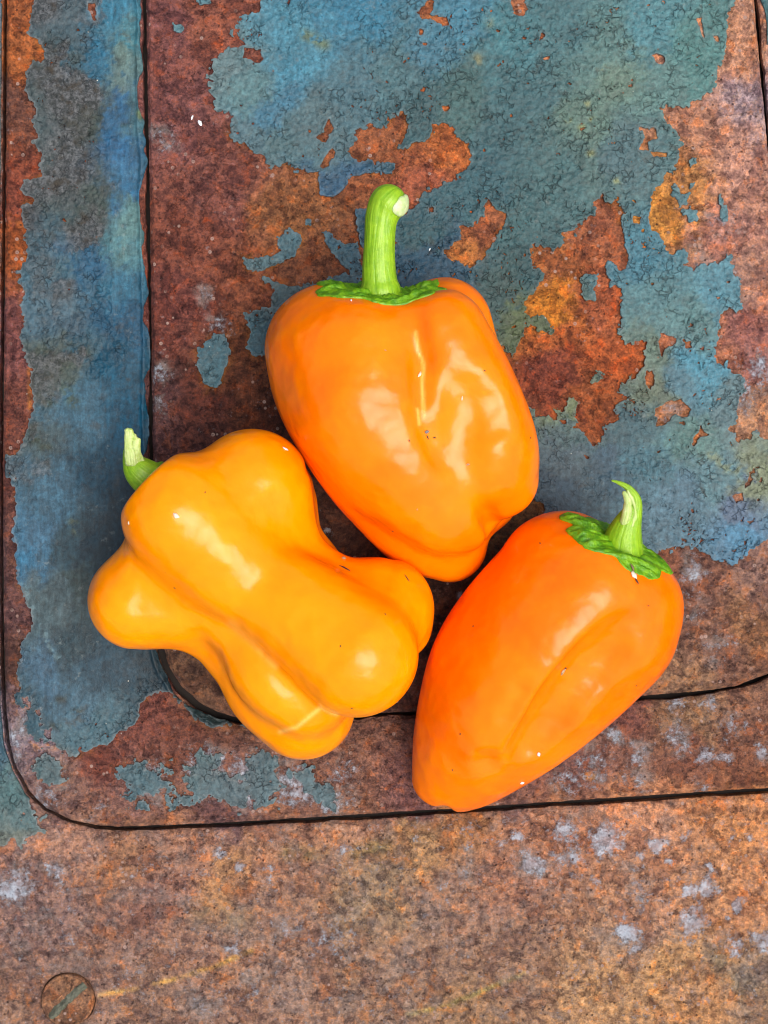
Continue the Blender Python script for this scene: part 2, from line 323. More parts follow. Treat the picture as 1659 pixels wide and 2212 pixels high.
def rust_material():
    m, nt, b = new_mat('rusty_metal'); n = N(nt); co = n.coord()
    tone = n.attr('tone').outputs['Color']; halo = n.attr('halo').outputs['Fac']
    fine = n.noise(co, 5, 8, .72); mid = n.noise(co, 16, 5, .6, .4); big = n.noise(co, 55, 4, .6)
    gr = n.noise(co, 2.6, 3, .7)
    ramp = n.add('ShaderNodeValToRGB'); n.lk(n.noise(co, 8, 7, .72), ramp.inputs[0]); e = ramp.color_ramp.elements
    e[0].position = .30; e[0].color = (.36, .31, .33, 1); e[1].position = .72; e[1].color = (1.65, 1.62, 1.62, 1)
    for p_, c_ in ((.42, (.68, .62, .62, 1)), (.50, (1.0, .97, .96, 1)), (.56, (1.35, 1.12, .86, 1)), (.62, (1.2, 1.22, 1.25, 1))):
        q_ = e.new(p_); q_.color = c_
    col = n.mix(1.0, tone, ramp.outputs[0], 'MULTIPLY')
    col = n.mix(1.0, col, n.grey(n.map(fine, .32, .68, .6, 1.32, False)), 'MULTIPLY')
    col = n.mix(1.0, col, n.grey(n.map(gr, .3, .7, .66, 1.28, False)), 'MULTIPLY')
    # orange bloom and dark scale
    col = n.mix(n.math('MULTIPLY', n.map(mid, .55, .66), .45), col, n.mix(1.0, col, (1.6, 1.0, .45), 'MULTIPLY'))
    col = n.mix(n.math('MULTIPLY', n.map(mid, .46, .32), .6), col, n.mix(1.0, col, (.45, .40, .46), 'MULTIPLY'))
    hn = n.math('MULTIPLY', halo, n.map(n.noise(co, 9, 4, .65), .42, .6))
    col = n.mix(n.math('MULTIPLY', hn, .6), col, (.28, .105, .02))
    # pale mineral bloom
    pal = n.math('MULTIPLY', n.map(n.noise(co, 7, 6, .7), .6, .72), n.map(big, .42, .62))
    col = n.mix(n.math('MULTIPLY', pal, .62), col, (.27, .225, .235))
    scab = n.map(n.noise(co, 26, 9, .68, .3), .515, .545); col = n.mix(n.math('MULTIPLY', scab, .55), col, n.mix(1.0, col, (.58, .48, .50), 'MULTIPLY'))
    tanf = n.map(n.noise(co, 15, 8, .7), .575, .605); col = n.mix(n.math('MULTIPLY', tanf, .5), col, n.mix(1.0, col, (1.5, 1.42, 1.38), 'MULTIPLY'))
    oran = n.map(n.noise(co, 20, 9, .72, .6), .60, .63); col = n.mix(n.math('MULTIPLY', oran, .6), col, n.mix(1.0, col, (1.55, 1.05, .5), 'MULTIPLY'))
    dark = n.map(n.noise(co, 6, 5, .7), .40, .34); col = n.mix(n.math('MULTIPLY', dark, .45), col, n.mix(1.0, col, (.35, .3, .3), 'MULTIPLY'))
    res = n.attr('residue').outputs['Fac']; rn = n.math('ADD', n.math('MULTIPLY', n.noise(co, 9, 8, .72), .6), n.math('MULTIPLY', n.noise(co, 3.6, 4, .7), .4))
    pat = n.math('MULTIPLY', n.map(n.noise(co, 34, 9, .72, .3), .49, .60), n.map(res, .06, .32))
    col = n.mix(n.math('MULTIPLY', pat, .5), col, n.mix(n.map(fine, .35, .65), (.13, .105, .09), (.30, .27, .25)))
    rm_ = n.map(n.math('ADD', rn, n.math('MULTIPLY', res, .34)), .61, .77)
    rcol = n.mix(n.map(n.noise(co, 10, 4, .6), .4, .62), (.28, .265, .29), (.42, .49, .57))
    col = n.mix(n.math('MULTIPLY', rm_, .78), col, rcol)
    # pits and grains
    v = n.voro(co, 6.5); ring = n.math('MULTIPLY', n.map(v.outputs['Distance'], .22, .34, 1, 0), n.map(v.outputs['Distance'], .0, .2, .35, 1))
    pick = n.math('GREATER_THAN', v.outputs['Color'], .74)
    col = n.mix(n.math('MULTIPLY', n.math('MULTIPLY', ring, pick), n.map(big, .45, .6)), col, (.34, .23, .19))
    v2 = n.voro(co, 6); sp = n.math('MULTIPLY', n.map(v2.outputs['Distance'], .08, .24, 1, 0), n.math('GREATER_THAN', v2.outputs['Color'], .66))
    col = n.mix(n.math('MULTIPLY', sp, .75), col, (.03, .014, .012))
    v3 = n.voro(co, 17); sp3 = n.math('MULTIPLY', n.map(v3.outputs['Distance'], .02, .06, 1, 0), n.math('GREATER_THAN', v3.outputs['Color'], .84))
    col = n.mix(n.math('MULTIPLY', sp3, .75), col, (.45, .4, .36))
    n.lk(col, b.inputs['Base Color'])
    n.lk(n.map(mid, .3, .7, .5, .8, False), b.inputs['Roughness']); b.inputs['Specular IOR Level'].default_value = .22
    h = n.math('ADD', n.math('MULTIPLY', fine, 1.0), n.math('MULTIPLY', gr, .5))
    h = n.math('SUBTRACT', h, n.math('MULTIPLY', sp, .35)); h = n.math('SUBTRACT', h, n.math('MULTIPLY', scab, .3)); h = n.math('ADD', h, n.math('MULTIPLY', rm_, .35))
    n.lk(n.bump(h, 3.2, 1.0), b.inputs['Normal'])
    return m

def paint_material():
    m, nt, b = new_mat('flaking_paint'); n = N(nt); co = n.coord()
    tone = n.attr('tone').outputs['Color']; smooth = n.attr('smooth').outputs['Fac']; edge = n.attr('edge').outputs['Fac']
    fine = n.noise(co, 5, 7, .68); mid = n.noise(co, 18, 6, .62, .5); big = n.noise(co, 60, 4, .6)
    col = n.mix(1.0, tone, n.grey(n.map(fine, .3, .7, .40, 1.05, False)), 'MULTIPLY')
    col = n.mix(1.0, col, n.grey(n.map(mid, .3, .7, .70, 1.22, False)), 'MULTIPLY')
    # brown grime and pale chalking
    gm = n.math('MULTIPLY', n.map(mid, .54, .68), n.map(big, .44, .6))
    col = n.mix(n.math('MULTIPLY', gm, .5), col, (.05, .042, .03))
    ch = n.math('MULTIPLY', n.map(n.noise(co, 8, 6, .7), .56, .72), n.map(n.noise(co, 40, 3, .5), .45, .62))
    col = n.mix(n.math('MULTIPLY', ch, .42), col, (.19, .215, .20))
    grime = n.attr('grime').outputs['Fac']
    gd = n.noise(co, 4.5, 6, .75); gcol = n.mix(n.map(gd, .38, .66), (.022, .024, .024), (.15, .155, .16))
    gcol = n.mix(n.map(n.noise(co, 14, 4, .6), .5, .7), gcol, (.045, .032, .020))
    col = n.mix(n.math('MULTIPLY', grime, .86), col, gcol)
    # hairline cracks (dirt lies in them)
    vw = n.add('ShaderNodeVectorMath', operation='ADD'); nn = n.add('ShaderNodeTexNoise'); n.lk(co, nn.inputs['Vector']); nn.inputs['Scale'].default_value = 1 / (7 * S); nn.inputs['Detail'].default_value = 3
    vs = n.add('ShaderNodeVectorMath', operation='SCALE'); n.lk(nn.outputs['Color'], vs.inputs[0]); vs.inputs['Scale'].default_value = 8 * S
    n.lk(co, vw.inputs[0]); n.lk(vs.outputs[0], vw.inputs[1]); wco = vw.outputs[0]
    ve = n.voro(wco, 7.0, 'DISTANCE_TO_EDGE').outputs['Distance']
    ve2 = n.voro(wco, 4.6, 'DISTANCE_TO_EDGE').outputs['Distance']
    rough_area = n.math('SUBTRACT', 1.0, smooth)
    cm = n.math('MULTIPLY', n.math('MULTIPLY', n.map(n.noise(co, 30, 3, .5), .42, .55), n.map(n.noise(co, 9, 2, .5), .44, .6)), rough_area)
    crack = n.math('MULTIPLY', n.map(ve, .02, .11, 1, 0), cm)
    crack2 = n.math('MULTIPLY', n.map(ve2, .03, .2, 1, 0), rough_area)
    col = n.mix(n.math('MULTIPLY', crack, .38), col, (.018, .017, .016))
    col = n.mix(n.math('MULTIPLY', crack2, .12), col, (.03, .03, .028))
    v3 = n.voro(co, 15); sp3 = n.math('MULTIPLY', n.map(v3.outputs['Distance'], .02, .055, 1, 0), n.math('GREATER_THAN', v3.outputs['Color'], .72))
    col = n.mix(n.math('MULTIPLY', sp3, .8), col, (.6, .58, .5))
    v4 = n.voro(co, 11); sp4 = n.math('MULTIPLY', n.map(v4.outputs['Distance'], .06, .13, 1, 0), n.math('GREATER_THAN', v4.outputs['Color'], .86))
    col = n.mix(n.math('MULTIPLY', sp4, .6), col, (.14, .06, .025))
    mp = n.add('ShaderNodeMapping'); n.lk(co, mp.inputs['Vector']); mp.inputs['Scale'].default_value = (1, .16, 1)
    stk = n.noise(mp.outputs[0], 5, 6, .7); stm = n.mix(1.0, col, n.grey(n.map(stk, .3, .7, .62, 1.4, False)), 'MULTIPLY'); col = n.mix(smooth, col, stm)
    chip = n.map(n.noise(co, 13, 9, .72), .60, .63); col = n.mix(n.math('MULTIPLY', chip, .35), col, n.mix(1.0, col, (1.5, 1.45, 1.35), 'MULTIPLY'))
    dst = n.map(n.noise(co, 17, 9, .74, .4), .40, .37); col = n.mix(n.math('MULTIPLY', dst, .5), col, n.mix(1.0, col, (.55, .56, .56), 'MULTIPLY'))
    col = n.mix(n.math('MULTIPLY', edge, .45), col, (.27, .29, .29))
    n.lk(col, b.inputs['Base Color'])
    n.lk(n.map(mid, .3, .7, .38, .6, False), b.inputs['Roughness']); b.inputs['Specular IOR Level'].default_value = .28
    bl = n.voro(wco, 6.0, 'SMOOTH_F1').outputs['Distance']
    h = n.math('ADD', n.math('ADD', n.math('MULTIPLY', fine, .6), n.math('MULTIPLY', n.math('MULTIPLY', gd, grime), 1.2)), n.math('MULTIPLY', n.math('MULTIPLY', bl, -.9), rough_area))
    h = n.math('SUBTRACT', h, n.math('MULTIPLY', crack, .6))
    n.lk(n.bump(h, 2.2, .9), b.inputs['Normal'])
    return m
RUSTY = rust_material(); FLAKY = paint_material()

# ------------------------------------------------------------------ plates
def world_xy(px, py): return (px - W / 2) * S, (H / 2 - py) * S

def marks_rust(X, Y, col):
    """scratches and stains that lie in the metal"""
    def streak(pts, width, colr, amt, seed):
        nonlocal col
        d = line_dist(X, Y, pts); w = np.exp(-(d / width) ** 2) * np.clip(.8 + .7 * fbm(X, Y, 7, 4, seed), 0, 1) * amt
        col = col * (1 - w[..., None]) + w[..., None] * hexc(colr).astype(np.float32)
    streak(t7([(430, 1392), (560, 1372), (590, 1368)]), 2.2, 'c89a55', .9, 3)
    streak(t7([(670, 1345), (800, 1312), (930, 1268), (1090, 1200)]), 2.6, 'c08c45', .9, 4)
    streak(t8([(90, 1480), (260, 1440), (430, 1370), (600, 1300)]), 2.6, 'a08848', .7, 5)
    streak(t7([(1250, 770), (1400, 780)]), 8, '6a6238', .6, 6)
    streak(t7([(1560, 770), (1659, 740)]), 8, '7a6a38', .6, 7)
    streak(t7([(880, 1040), (1040, 1060)]), 14, '77694c', .5, 8)
    streak(t8([(1430, 1230), (1530, 1350)]), 14, '77684f', .7, 9)
    streak(t8([(820, 900), (840, 1000)]), 3, 'a05a28', .6, 10)
    streak(t8([(1455, 1080), (1455, 1140)]), 4, 'a05a22', .8, 11)
    streak(t8([(865, 430), (900, 435)]), 3, 'd08a28', .9, 12)
    streak(t8([(1520, 640), (1659, 1000)]), 10, 'b87440', .3, 13)
    streak(t4([(190, 200), (195, 460)]), 2.0, 'b06a30', .7, 14)
    return col
def marks_paint(X, Y, col):
    def streak(pts, width, colr, amt, seed, th=.3):
        nonlocal col
        d = line_dist(X, Y, pts); w = np.exp(-(d / width) ** 2) * np.clip((fbm(X, Y, 5, 4, seed) + th) * 2, 0, 1) * amt
        col = col * (1 - w[..., None]) + w[..., None] * hexc(colr).astype(np.float32)
    streak(t4([(110, 1560), (180, 1660), (250, 1800), (290, 1900), (310, 1990), (370, 2080), (460, 2140)]), 2.6, 'a0aeb4', .7, 21, .05)
    streak(t4([(480, 1200), (500, 1250)]), 5, '8a7a50', .5, 22)
    streak(t6([(1280, 760), (1380, 850), (1659, 870), (1900, 880)]), 5, '9a987a', .75, 23)
    streak(t6([(1530, 930), (1900, 935)]), 4, '9a9880', .6, 24)
    for x, y, r in ((570, 455, 3), (465, 690, 5), (345, 795, 4), (500, 790, 4), (430, 840, 5), (490, 1010, 6), (660, 1190, 5), (1455, 735, 3)):
        p = t3([(x, y), (x + 14, y - 4)]); streak(p, r * .55, 'b0a878', .8, x, .4)
    for p, r, c in ((t2([(1460, 390), (1462, 405)]), 4.5, 'a08f68'), (t2([(1540, 130), (1540, 170)]), 3.5, '8f9480'), (t1([(910, 740), (915, 770)]), 2.6, 'a0a060'), (t2([(340, 240), (460, 300)]), 6, '7a7a50'), (t4([(430, 330), (480, 420)]), 7, '6a6a50'), (t1([(800, 280), (790, 560)]), 14, '8d9488'), (t1([(790, 1450), (800, 1700)]), 9, '86a09c')):
        streak(p, r, c, .75, int(p[0][0]), .5)
    for x, y in ((310, 430), (220, 580), (230, 660), (300, 710)):                      # round damp stains
        streak(t4([(x - 20, y), (x + 20, y)]), 5 if x < 300 else 4, '55533f', .8, x, .7)
    for x, y, r in ((300, 380, 9), (270, 90, 7), (520, 90, 8), (380, 160, 8), (340, 210, 6)):
        streak(t4([(x - 30, y), (x + 40, y)]), r, '5c5a48', .75, x, .45)
    for x, y in ((265, 95), (340, 150), (240, 210)):
        streak(t7([(x - 12, y), (x + 12, y)]), 4, '4c4c44', .85, x, .7)
    return col

def paint_sdf(X, Y, key, seed):
    f = np.full(X.shape, -60.0, np.float32); lace = np.ones(X.shape, np.float32)
    for sign, pts, la in PAINT[key]:
        p = np.array(pts); x0, y0 = p.min(0) - 30; x1, y1 = p.max(0) + 30
        sel = (X[0] >= x0) & (X[0] <= x1); sr = (Y[:, 0] >= y0) & (Y[:, 0] <= y1)
        if not sel.any() or not sr.any(): continue
        ix = np.where(sel)[0]; iy = np.where(sr)[0]; sl = (slice(iy[0], iy[-1] + 1), slice(ix[0], ix[-1] + 1))
        d = poly_sdf(X[sl], Y[sl], pts)
        near = np.abs(d) < 14
        if sign > 0: f[sl] = np.maximum(f[sl], d)
        else: f[sl] = np.minimum(f[sl], -d)
        lace[sl] = np.where(near | ((d > 0) & (la > 1)), la, lace[sl])
    w1, w2 = worley(X, Y, 5.2, seed + 50)
    n = 3.6 * fbm(X, Y, 20, 3, seed) + 4.2 * fbm(X, Y, 9, 4, seed + 9, .65)
    if key == 'base': n = n + 5.0 * fbm(X, Y, 5, 3, seed + 77)
    return f + lace * n * 1.15 + (0.55 - w1) * 4.6 * np.minimum(lace + .25, 1.2), lace

RESIDUE = {'base': [(t8, 960, 715, 95, 1), (t8, 1190, 730, 45, 1), (t8, 570, 705, 35, .8), (t8, 780, 670, 90, .7), (t8, 640, 820, 70, .85), (t8, 1415, 838, 28, 1), (t8, 1390, 930, 60, 1), (t8, 1320, 950, 50, .8), (t8, 1545, 990, 38, 1), (t8, 1330, 1080, 80, .9), (t8, 1492, 1066, 20, 1), (t8, 1050, 1122, 65, .9), (t8, 1095, 1200, 32, .8), (t8, 1530, 1195, 60, .8), (t8, 1645, 1150, 70, .8), (t8, 1255, 795, 22, .9), (t8, 1490, 712, 25, .8), (t8, 1590, 720, 30, .6), (t8, 1300, 690, 30, .6), (t8, 480, 720, 50, .6), (t8, 350, 720, 60, .5), (t8, 920, 880, 30, .6), (t8, 1230, 890, 40, .6), (t8, 1110, 790, 35, .8), (t8, 800, 790, 120, .55), (t8, 1100, 950, 200, .35), (t8, 300, 900, 200, .32),
    (t7, 230, 845, 55, .8), (t7, 60, 930, 110, .8), (t7, 960, 790, 40, .7), (t7, 1040, 820, 40, .7), (t7, 1000, 1195, 45, .7), (t7, 1180, 870, 60, .5), (t7, 1250, 1100, 120, .45), (t7, 1450, 1150, 140, .45), (t7, 300, 1150, 120, .4), (t7, 560, 1330, 150, .35), (t7, 900, 1430, 160, .35), (t7, 1100, 1350, 100, .4), (t7, 620, 830, 60, .4), (t7, 250, 1000, 150, .3), (t7, 1500, 760, 50, .6)],
  'outer': [(t7, 640, 450, 110, .8), (t7, 900, 400, 110, .8), (t7, 1100, 450, 130, .85), (t7, 1300, 480, 110, .75), (t7, 1450, 560, 110, .6), (t7, 1500, 400, 90, .5), (t7, 220, 400, 70, .7), (t7, 200, 520, 90, .55), (t7, 70, 250, 60, .6), (t7, 60, 350, 60, .7), (t7, 420, 600, 90, .4), (t7, 120, 200, 60, .6),
    (t8, 1000, 260, 60, .7), (t8, 1100, 340, 70, .6), (t8, 1250, 260, 90, .55), (t8, 1390, 340, 60, .7), (t8, 1460, 345, 40, .7), (t8, 1640, 330, 40, .9), (t8, 1250, 110, 60, .7), (t8, 1400, 110, 70, .6), (t8, 900, 400, 110, .5), (t8, 780, 460, 80, .5), (t8, 1080, 450, 90, .45), (t8, 1500, 210, 90, .5), (t8, 1390, 475, 40, .6)],
  'inner': [(D_, 860, 1205, 14, 1), (D_, 905, 1230, 10, 1), (D_, 715, 1155, 12, 1), (D_, 1000, 1290, 12, .9), (D_, 1600, 850, 60, .6), (D_, 1640, 800, 50, .7), (D_, 1560, 1010, 50, .6), (D_, 1500, 1235, 40, .6), (D_, 1480, 1290, 60, .4), (D_, 340, 880, 30, .5), (D_, 345, 810, 40, .45), (D_, 470, 700, 30, .6), (D_, 440, 640, 25, .5), (D_, 350, 300, 40, .4), (D_, 1560, 480, 50, .4), (D_, 1580, 620, 60, .4), (D_, 1500, 560, 40, .4), (D_, 1440, 900, 40, .4), (D_, 1550, 1400, 60, .35)]}
def residue_field(X, Y, key):
    out = np.zeros(X.shape, np.float32); Xw = X + 6 * fbm(X, Y, 16, 4, 401); Yw = Y + 6 * fbm(X, Y, 16, 4, 407)
    if key == 'base': out = out + .20
    for cv, x, y, r, a in RESIDUE[key]:
        (px, py), (qx, _) = cv([(x, y), (x + r, y)]); rr = qx - px
        out = np.maximum(out, a * np.exp(-((Xw - px) ** 2 + (Yw - py) ** 2) / (rr * .95) ** 2))
    return out

def make_plate(name, key, region, base_z, thick, bevel, step, ext):
    x0, x1, y0, y1 = ext
    xs = np.arange(x0, x1 + .01, step, dtype=np.float32); ys = np.arange(y0, y1 + .01, step, dtype=np.float32)
    X, Y = np.meshgrid(xs, ys)
    f = region(X, Y) + 0.5 * fbm(X, Y, 10, 3, 77)
    A, B, t, polys, walls = msquares(f)
    L = lambda g: (g.ravel()[A] * (1 - t) + g.ravel()[B] * t) if g.ndim == 2 else (g.reshape(-1, 3)[A] * (1 - t)[:, None] + g.reshape(-1, 3)[B] * t[:, None])
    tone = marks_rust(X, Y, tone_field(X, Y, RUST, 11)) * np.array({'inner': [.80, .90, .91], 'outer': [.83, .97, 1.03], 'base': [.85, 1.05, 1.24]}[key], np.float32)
    pf, _ = paint_sdf(X, Y, key, SEED[key])
    halo = np.exp(-np.clip(-pf, 0, 99) / 3.2) * (pf < 2) * np.clip(.45 + 1.5 * fbm(X, Y, 45, 3, 19), 0, 1)
    z = base_z - bevel * np.clip(1 - f / (bevel * 1.6), 0, 1) ** 2 + .5 * fbm(X, Y, 30, 3, 5) + lip(f, key)
    px, py, pz = L(X), L(Y), L(z)
    co = np.stack([(px - W / 2) * S, (H / 2 - py) * S, pz * S], 1)
    nv = len(co); rim = np.unique(walls); rm = np.full(nv, -1); rm[rim] = nv + np.arange(len(rim))
    low = co[rim].copy(); low[:, 2] = (base_z - thick) * S
    polys = [p[:, ::-1] if True else p for p in polys]
    wq = np.stack([walls[:, 0], walls[:, 1], rm[walls[:, 1]], rm[walls[:, 0]]], 1)
    # image rows run downwards, so the ring above comes out clockwise: reversed here
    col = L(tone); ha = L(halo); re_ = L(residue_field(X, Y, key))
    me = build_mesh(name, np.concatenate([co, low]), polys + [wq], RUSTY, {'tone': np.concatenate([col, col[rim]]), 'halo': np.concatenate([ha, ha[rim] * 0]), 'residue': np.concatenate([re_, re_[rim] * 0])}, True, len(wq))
    return link(name, me)

def components(mask):
    lab = np.zeros(mask.shape, np.int32); ny, nx = mask.shape; m = mask.tolist(); out = [[0] * nx for _ in range(ny)]; cur = 0; sizes = [0]
    for sy in range(ny):
        row = m[sy]; orow = out[sy]
        for sx in range(nx):
            if row[sx] and not orow[sx]:
                cur += 1; st = [(sy, sx)]; orow[sx] = cur; cnt = 0
                while st:
                    y, x = st.pop(); cnt += 1
                    if x + 1 < nx and m[y][x + 1] and not out[y][x + 1]: out[y][x + 1] = cur; st.append((y, x + 1))
                    if x > 0 and m[y][x - 1] and not out[y][x - 1]: out[y][x - 1] = cur; st.append((y, x - 1))
                    if y + 1 < ny and m[y + 1][x] and not out[y + 1][x]: out[y + 1][x] = cur; st.append((y + 1, x))
                    if y > 0 and m[y - 1][x] and not out[y - 1][x]: out[y - 1][x] = cur; st.append((y - 1, x))
                sizes.append(cnt)
    return np.array(out, np.int32), np.array(sizes)

GRIME = [(t1([(100,-400),(640,-400),(640,0),(650,150),(560,165),(390,170),(380,230),(425,250),(420,380),(370,420),(480,440),(560,500),(620,520),(650,650),(640,720),(580,760),(610,800),(600,920),(700,960),(725,1060),(690,1140),(740,1210),(700,1270),(640,1290),(690,1440),(690,1520),(640,1600),(590,1640),(480,1640),(300,1560),(100,1560)]), .95),
    (t1([(100,1560),(300,1560),(420,1650),(330,1760),(300,1850),(480,1850),(520,1920),(380,1990),(230,1960),(180,1800),(100,1700)]), .5),
    (t4([(180,90),(560,80),(590,120),(400,180),(390,260),(410,380),(360,440),(200,450),(200,200)]), .75), (t4([(200,520),(260,560),(240,700),(180,760)]), .6), (t4([(-60,740),(330,790),(320,880),(190,940),(-60,900)]), .7), (t1([(340,1850),(480,1870),(430,2060),(340,2080)]), .8)]
SMOOTH_ZONES = [(D_([(60,900),(330,700),(340,1450),(100,1600),(30,1300)]), 1.0), (D_([(220,-20),(320,-20),(330,800),(220,700)]), 1.0), (D_([(1200,920),(1450,930),(1500,1050),(1400,1150),(1180,1100)]), .7), (D_([(560,40),(760,20),(720,180),(580,200)]), .4)]
def make_paint(plate, key, region, base_z, bevel, step, ext):
    x0, x1, y0, y1 = ext
    xs = np.arange(x0, x1 + .01, step, dtype=np.float32); ys = np.arange(y0, y1 + .01, step, dtype=np.float32)
    X, Y = np.meshgrid(xs, ys)
    seed = SEED[key]
    f, lace = paint_sdf(X, Y, key, seed)
    f_edge = np.minimum(f, region(X, Y) + 3); smooth = np.zeros(X.shape, np.float32)
    for pts, v in SMOOTH_ZONES: smooth = np.maximum(smooth, v * np.clip(.5 + poly_sdf(X, Y, pts) / 24, 0, 1))
    Xw = X + 3.0 * fbm(X, Y, 9, 3, 91); Yw = Y + 3.0 * fbm(X, Y, 9, 3, 95)
    a1, a2 = worley(Xw + 2.2 * fbm(X, Y, 5, 2, 97), Yw + 2.2 * fbm(X, Y, 5, 2, 98), 10.0, 33)                                  # open cracks between flakes
    wid = (.055 if key == 'inner' else .03) * np.clip(-.32 + 1.7 * fbm(X, Y, 30, 4, 61), -1, 1) * (1 - smooth)
    crack = ((a2 - a1) - wid) * 9.0
    f = np.minimum(f, np.where(wid > 0.0, crack, 60))
    pin = fbm(X, Y, 7, 3, 111); f = np.minimum(f, (1.10 - pin) * 9 + smooth * 6)   # pinholes
    edge_in = region(X, Y) - (1.2 if key == 'base' else 5.0 - 6.5 * np.clip(fbm(X, Y, 40, 4, 131) + (.35 if key == 'outer' else -.35), 0, 1))
    f = np.minimum(f, edge_in)
    lab, sizes = components(f > 0)
    A, B, t, polys, walls = msquares(f)
    L = lambda g: (g.ravel()[A] * (1 - t) + g.ravel()[B] * t) if g.ndim == 2 else (g.reshape(-1, 3)[A] * (1 - t)[:, None] + g.reshape(-1, 3)[B] * t[:, None])
    b1, b2 = worley(Xw, Yw, 6.5, 44)
    relief = (.55 - b1) * .6 * (1 - .8 * smooth) + .25 * fbm(X, Y, 14, 3, 8)
    curl = np.clip(1 - f / 3.5, 0, 1) * np.clip(fbm(X, Y, 26, 2, 123) + .15, 0, 1) * 2.0
    rg = region(X, Y)
    zz = base_z + .5 * fbm(X, Y, 30, 3, 5) + 1.7 + relief + curl - .7 * np.clip(1 - f / 1.3, 0, 1) ** 2
    zz = zz - bevel * np.clip(1 - rg / (bevel * 1.6), 0, 1) ** 2 + lip(rg, key)
    tone = marks_paint(X, Y, tone_field(X, Y, BLUE, 23)) * ((np.array([.73, .90, .85], np.float32) if key == 'inner' else np.array([.41, .57, .59], np.float32)) if key != 'base' else np.array([.95, .95, .95], np.float32))
    gm = np.zeros(X.shape, np.float32)
    if key == 'outer':
        for pts, v in GRIME:
            gm = np.maximum(gm, v * np.clip(.5 + (poly_sdf(X, Y, pts) + 9 * fbm(X * 1.6, Y, 24, 6, 71, .68)) / 3.5, 0, 1))
        gm = gm * np.clip(.75 + .8 * fbm(X, Y, 30, 4, 73), .1, 1)
    gm = L(gm)
    px, py, pz, ts, sm, ed = L(X), L(Y), L(zz), L(tone), L(smooth), L(np.clip(1 - f_edge / 2.5, 0, 1) * (.4 if key == 'inner' else .8))
    co = np.stack([(px - W / 2) * S, (H / 2 - py) * S, pz * S], 1)
    vlab = np.where(lab.ravel()[A] > 0, lab.ravel()[A], lab.ravel()[B])
    wl = vlab[walls[:, 0]]
    plab = [vlab[p[:, 0]] for p in polys]
    order = np.argsort(-sizes[1:]) + 1
    big = [l for l in order if sizes[l] * step * step > 90][:90]
    rest = np.ones(len(sizes), bool); rest[big] = False; rest[0] = False
    def emit(name, selp, selw, kind=None):
        pp = [p[s][:, ::-1] for p, s in zip(polys, selp)]; ww = walls[selw]
        used = np.unique(np.concatenate([p.ravel() for p in pp] + [ww.ravel()])); mp = np.full(len(co), -1); mp[used] = np.arange(len(used))
        rim = np.unique(ww); rm = np.full(len(co), -1); rm[rim] = len(used) + np.arange(len(rim))
        low = co[rim].copy(); low[:, 2] -= 2.2 * S
        wq = np.stack([mp[ww[:, 0]], mp[ww[:, 1]], rm[ww[:, 1]], rm[ww[:, 0]]], 1)
        cat = lambda a: np.concatenate([a[used], a[rim]])
        me = build_mesh(name, np.concatenate([co[used], low]), [mp[p] for p in pp] + [wq], FLAKY, {'tone': cat(ts), 'smooth': cat(sm), 'edge': cat(ed), 'grime': cat(gm)}, True, len(wq))
        o = link(name, me, plate)
        if kind: o['kind'] = kind
        return o
    for l in big: emit('paint_patch', [pl == l for pl in plab], wl == l)
    if rest[vlab].any(): emit('paint_flecks', [rest[pl] for pl in plab], rest[wl], 'stuff')

SEED = {'inner': 101, 'outer': 202, 'base': 303}
r_in = lambda X, Y: poly_sdf(X, Y, INNER)
def lip(f, key): return 0 * f if key == 'base' else 2.1 * np.exp(-((f - 4.5) / 1.9) ** 2)
def gapf(X, Y): return 4.2 + 1.7 * fbm(X, Y, 30, 4, 55) + 5.0 * np.exp(-((X - 196) ** 2 + (Y - 700) ** 2) / 60 ** 2)
r_out_full = lambda X, Y: poly_sdf(X, Y, OUTER)
r_out = lambda X, Y: np.minimum(r_out_full(X, Y), -poly_sdf(X, Y, INNER) - gapf(X, Y))
def r_base(X, Y): return -r_out_full(X, Y) - (5.4 + 1.1 * np.clip(X / 400, 0, 1) + .8 * fbm(X, Y, 40, 3, 57))
_b0 = r_base
def r_base(X, Y): return np.minimum(_b0(X, Y), np.hypot(X - SCREW[0], Y - SCREW[1]) - 27.2)
(SCREW,) = t7([(290, 1415)])

base = make_plate('base_panel', 'base', r_base, -6, 15, 2.2, 2.0, (-240, 1000, -240, 1264))
tag(base, kind='structure')
outer = make_plate('frame_plate', 'outer', r_out, 0, 9, 1.6, 1.6, (-20, 940, -230, 850))
tag(outer, 'lower rusty metal plate with rounded corner and blue paint down its left side', 'metal plate')
inner = make_plate('raised_plate', 'inner', r_in, 3.0, 11, 3.0, 1.6, (130, 830, -230, 740))
tag(inner, 'upper rusty metal plate with flaking blue paint lying directly under the tall pepper', 'metal plate')
make_paint(base, 'base', r_base, -6, 2.2, 1.0, (-60, 830, -60, 1084))
make_paint(outer, 'outer', r_out, 0, 1.6, 1.0, (-20, 830, -110, 850))
make_paint(inner, 'inner', r_in, 3.0, 3.0, 1.0, (130, 830, -110, 740))
# sheet added under the gaps, the darkness of the void put into its colour
gx0, gy0 = world_xy(-240, 1264); gx1, gy1 = world_xy(1000, -240)
fl = bpy.data.meshes.new('gap_floor'); fl.from_pydata([(gx0, gy0, -22 * S), (gx1, gy0, -22 * S), (gx1, gy1, -22 * S), (gx0, gy1, -22 * S)], [], [(0, 1, 2, 3)])
dm, dnt, db = new_mat('gap_shade_metal'); db.inputs['Base Color'].default_value = (.02, .014, .012, 1); db.inputs['Roughness'].default_value = .9
fl.materials.append(dm); tag(link('gap_floor', fl), kind='structure')

